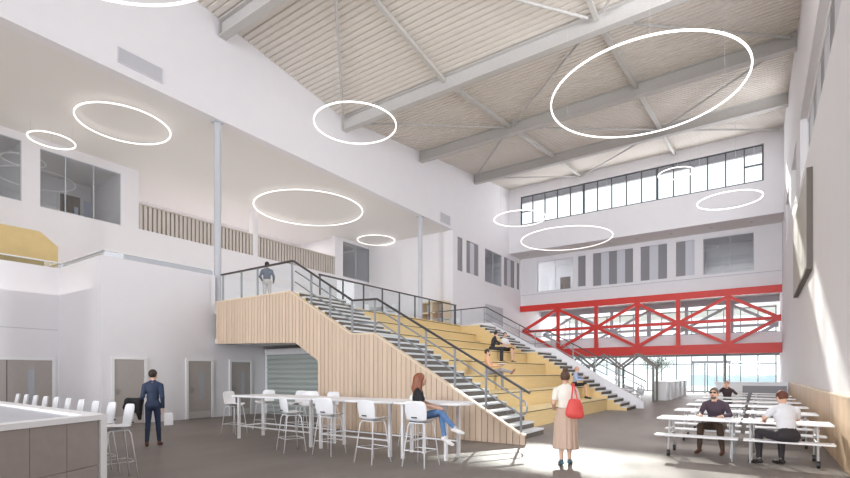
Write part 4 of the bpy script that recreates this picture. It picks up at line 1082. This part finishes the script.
# 6 far person at the back tables
o, T, F_ = person('person', 'person in dark jacket with hands raised to the face at a far table', (-1.0, 22.0, 0), Rz(172), pelvis=(0, 0, .57), lean=.15, head=(0, -.05),
    arms={-1: ((-.32, .2, .86), (-.08, .2, 1.08), (.3, -.1, 1), (0, -1, 0)), 1: ((.32, .2, .86), (.08, .2, 1.08), (-.3, -.1, 1), (0, -1, 0))},
    legs={-1: ((-.14, .42, .55), (-.14, .38, .085), (0, 1, 0)), 1: ((.14, .42, .55), (.14, .38, .085), (0, 1, 0))}, top=mat('brown_jacket', (70, 54, 58), .8), bottom=dtr, shoe=S_dk, skin=SKIN, hair='short', hairm=mat('hair_sandy', (176, 132, 112), .7), h=.014)
# 7 and 8 couple on the fifth tier
o, T, F_ = person('person', 'person in dark suit on the upper bleacher tiers, leaning towards a companion', (-9.62, 19.15, 2.625), Rz(-80), pelvis=(0, 0, .115), lean=.25, twist=.5, head=(.35, 0),
    arms={-1: ((-.2, .3, .32), (.02, .48, .28), (.3, .9, 0), (0, 0, -1)), 1: ((.3, .1, .32), (.2, .4, .24), (0, 1, 0), (0, 0, -1))},
    legs={-1: ((-.12, .42, .1), (-.14, .42, -.44), (0, 1, 0)), 1: ((.12, .44, .1), (.1, .42, -.44), (0, 1, 0))}, top=mat('dark_suit', (50, 50, 58), .8), bottom=mat('dark_suit', (50, 50, 58), .8), shoe=S_dk, hair='short', hairm=H_dark, h=.013)
o, T, F_ = person('person', 'person in white top and black skirt on the upper bleacher tiers beside the dark suit', (-9.62, 20.35, 2.625), Rz(-100), pelvis=(0, 0, .115), lean=.1, twist=-.3, head=(-.6, 0),
    arms={-1: ((-.26, .1, .3), (-.1, .4, .24), (.3, .9, 0), (0, 0, -1)), 1: ((.25, .14, .3), (.0, .42, .26), (-.3, .9, 0), (0, 0, -1))},
    legs={-1: ((-.1, .44, .1), (-.1, .42, -.44), (0, 1, 0)), 1: ((.08, .46, .13), (.06, .5, -.44), (0, 1, 0))}, top=whites, bottom=black, shoe=S_dk, sleeve='short', hair='short', hairm=H_dark, h=.013, width=.92, skirt='short')
# 9 peach shirt on the third tier
o, T, F_ = person('person', 'person in peach shirt and grey trousers reading on the bleachers behind the near handrail', (-7.62, 14.9, 1.575), Rz(-75), pelvis=(0, 0, .115), lean=-.08, head=(.2, -.1),
    arms={-1: ((-.26, .08, .3), (-.14, .36, .3), (.3, .9, .2), (.5, 0, .3)), 1: ((.26, .08, .3), (.14, .36, .3), (-.3, .9, .2), (-.5, 0, .3))},
    legs={-1: ((-.1, .44, .12), (-.12, .46, -.44), (0, 1, 0)), 1: ((.1, .44, .16), (-.1, .78, .1), (.1, .5, .7))}, top=peach, bottom=greyt, shoe=mat('shoe_mauve', (150, 110, 104), .6), sleeve='long', hair='beard', hairm=H_dark, h=.013)
t = thing('open_book', 'pale open book held by the person in the peach shirt', 'book', (-7.62, 14.9, 1.575), Rz(-75))
b = MB(); b.prism([(-.18, .36), (0, .34), (.18, .36), (.18, .375), (0, .355), (-.18, .375)], .36, .58, 'Y'); b.build('pages', mat('page_white', (222, 224, 230), .7), t, world=False)
b = MB(); b.prism([(-.19, .352), (0, .333), (.19, .352), (.19, .358), (0, .339), (-.19, .358)], .35, .59, 'Y'); b.build('cover', mat('book_grey', (190, 192, 200), .6), t, world=False)
# 10 pale blue shirt on the second tier
o, T, F_ = person('person', 'person in pale blue shirt and black skirt sitting low on the bleachers', (-6.68, 21.3, 1.05), Rz(-80), pelvis=(0, 0, .115), lean=.12, head=(.4, 0),
    arms={-1: ((-.26, .12, .32), (-.06, .36, .4), (.2, .7, .6), (.3, -.6, 0)), 1: ((.26, .12, .3), (.08, .4, .3), (-.3, .9, 0), (0, 0, -1))},
    legs={-1: ((-.12, .44, .1), (-.14, .46, -.44), (0, 1, 0)), 1: ((.1, .46, .12), (.04, .52, -.44), (0, 1, 0))}, top=bluesh, bottom=black, shoe=S_dk, sleeve='long', hair='short', hairm=mat('hair_fair', (206, 160, 140), .6), h=.013, skirt='short')
# 11 man on the landing
o, T, F_ = person('person', 'person in slate jacket standing on the upper landing behind the glass', (-15.5, 11.85, 4.2), Rz(40), lean=.02, head=(.1, 0),
    arms={-1: ((-.25, -.03, 1.12), (-.2, .16, .98), (.3, .8, -.3), (0, 0, -1)), 1: ((.26, -.03, 1.12), (.22, .14, .98), (-.3, .8, -.3), (0, 0, -1))},
    legs={-1: ((-.09, .03, .5), (-.1, -.02, .085), (-.1, 1, 0)), 1: ((.09, .03, .5), (.1, .03, .085), (.1, 1, 0))}, top=slate, bottom=mat('pale_trousers', (196, 190, 188), .8), shoe=S_dk, hair='short', hairm=H_dark, h=.013)
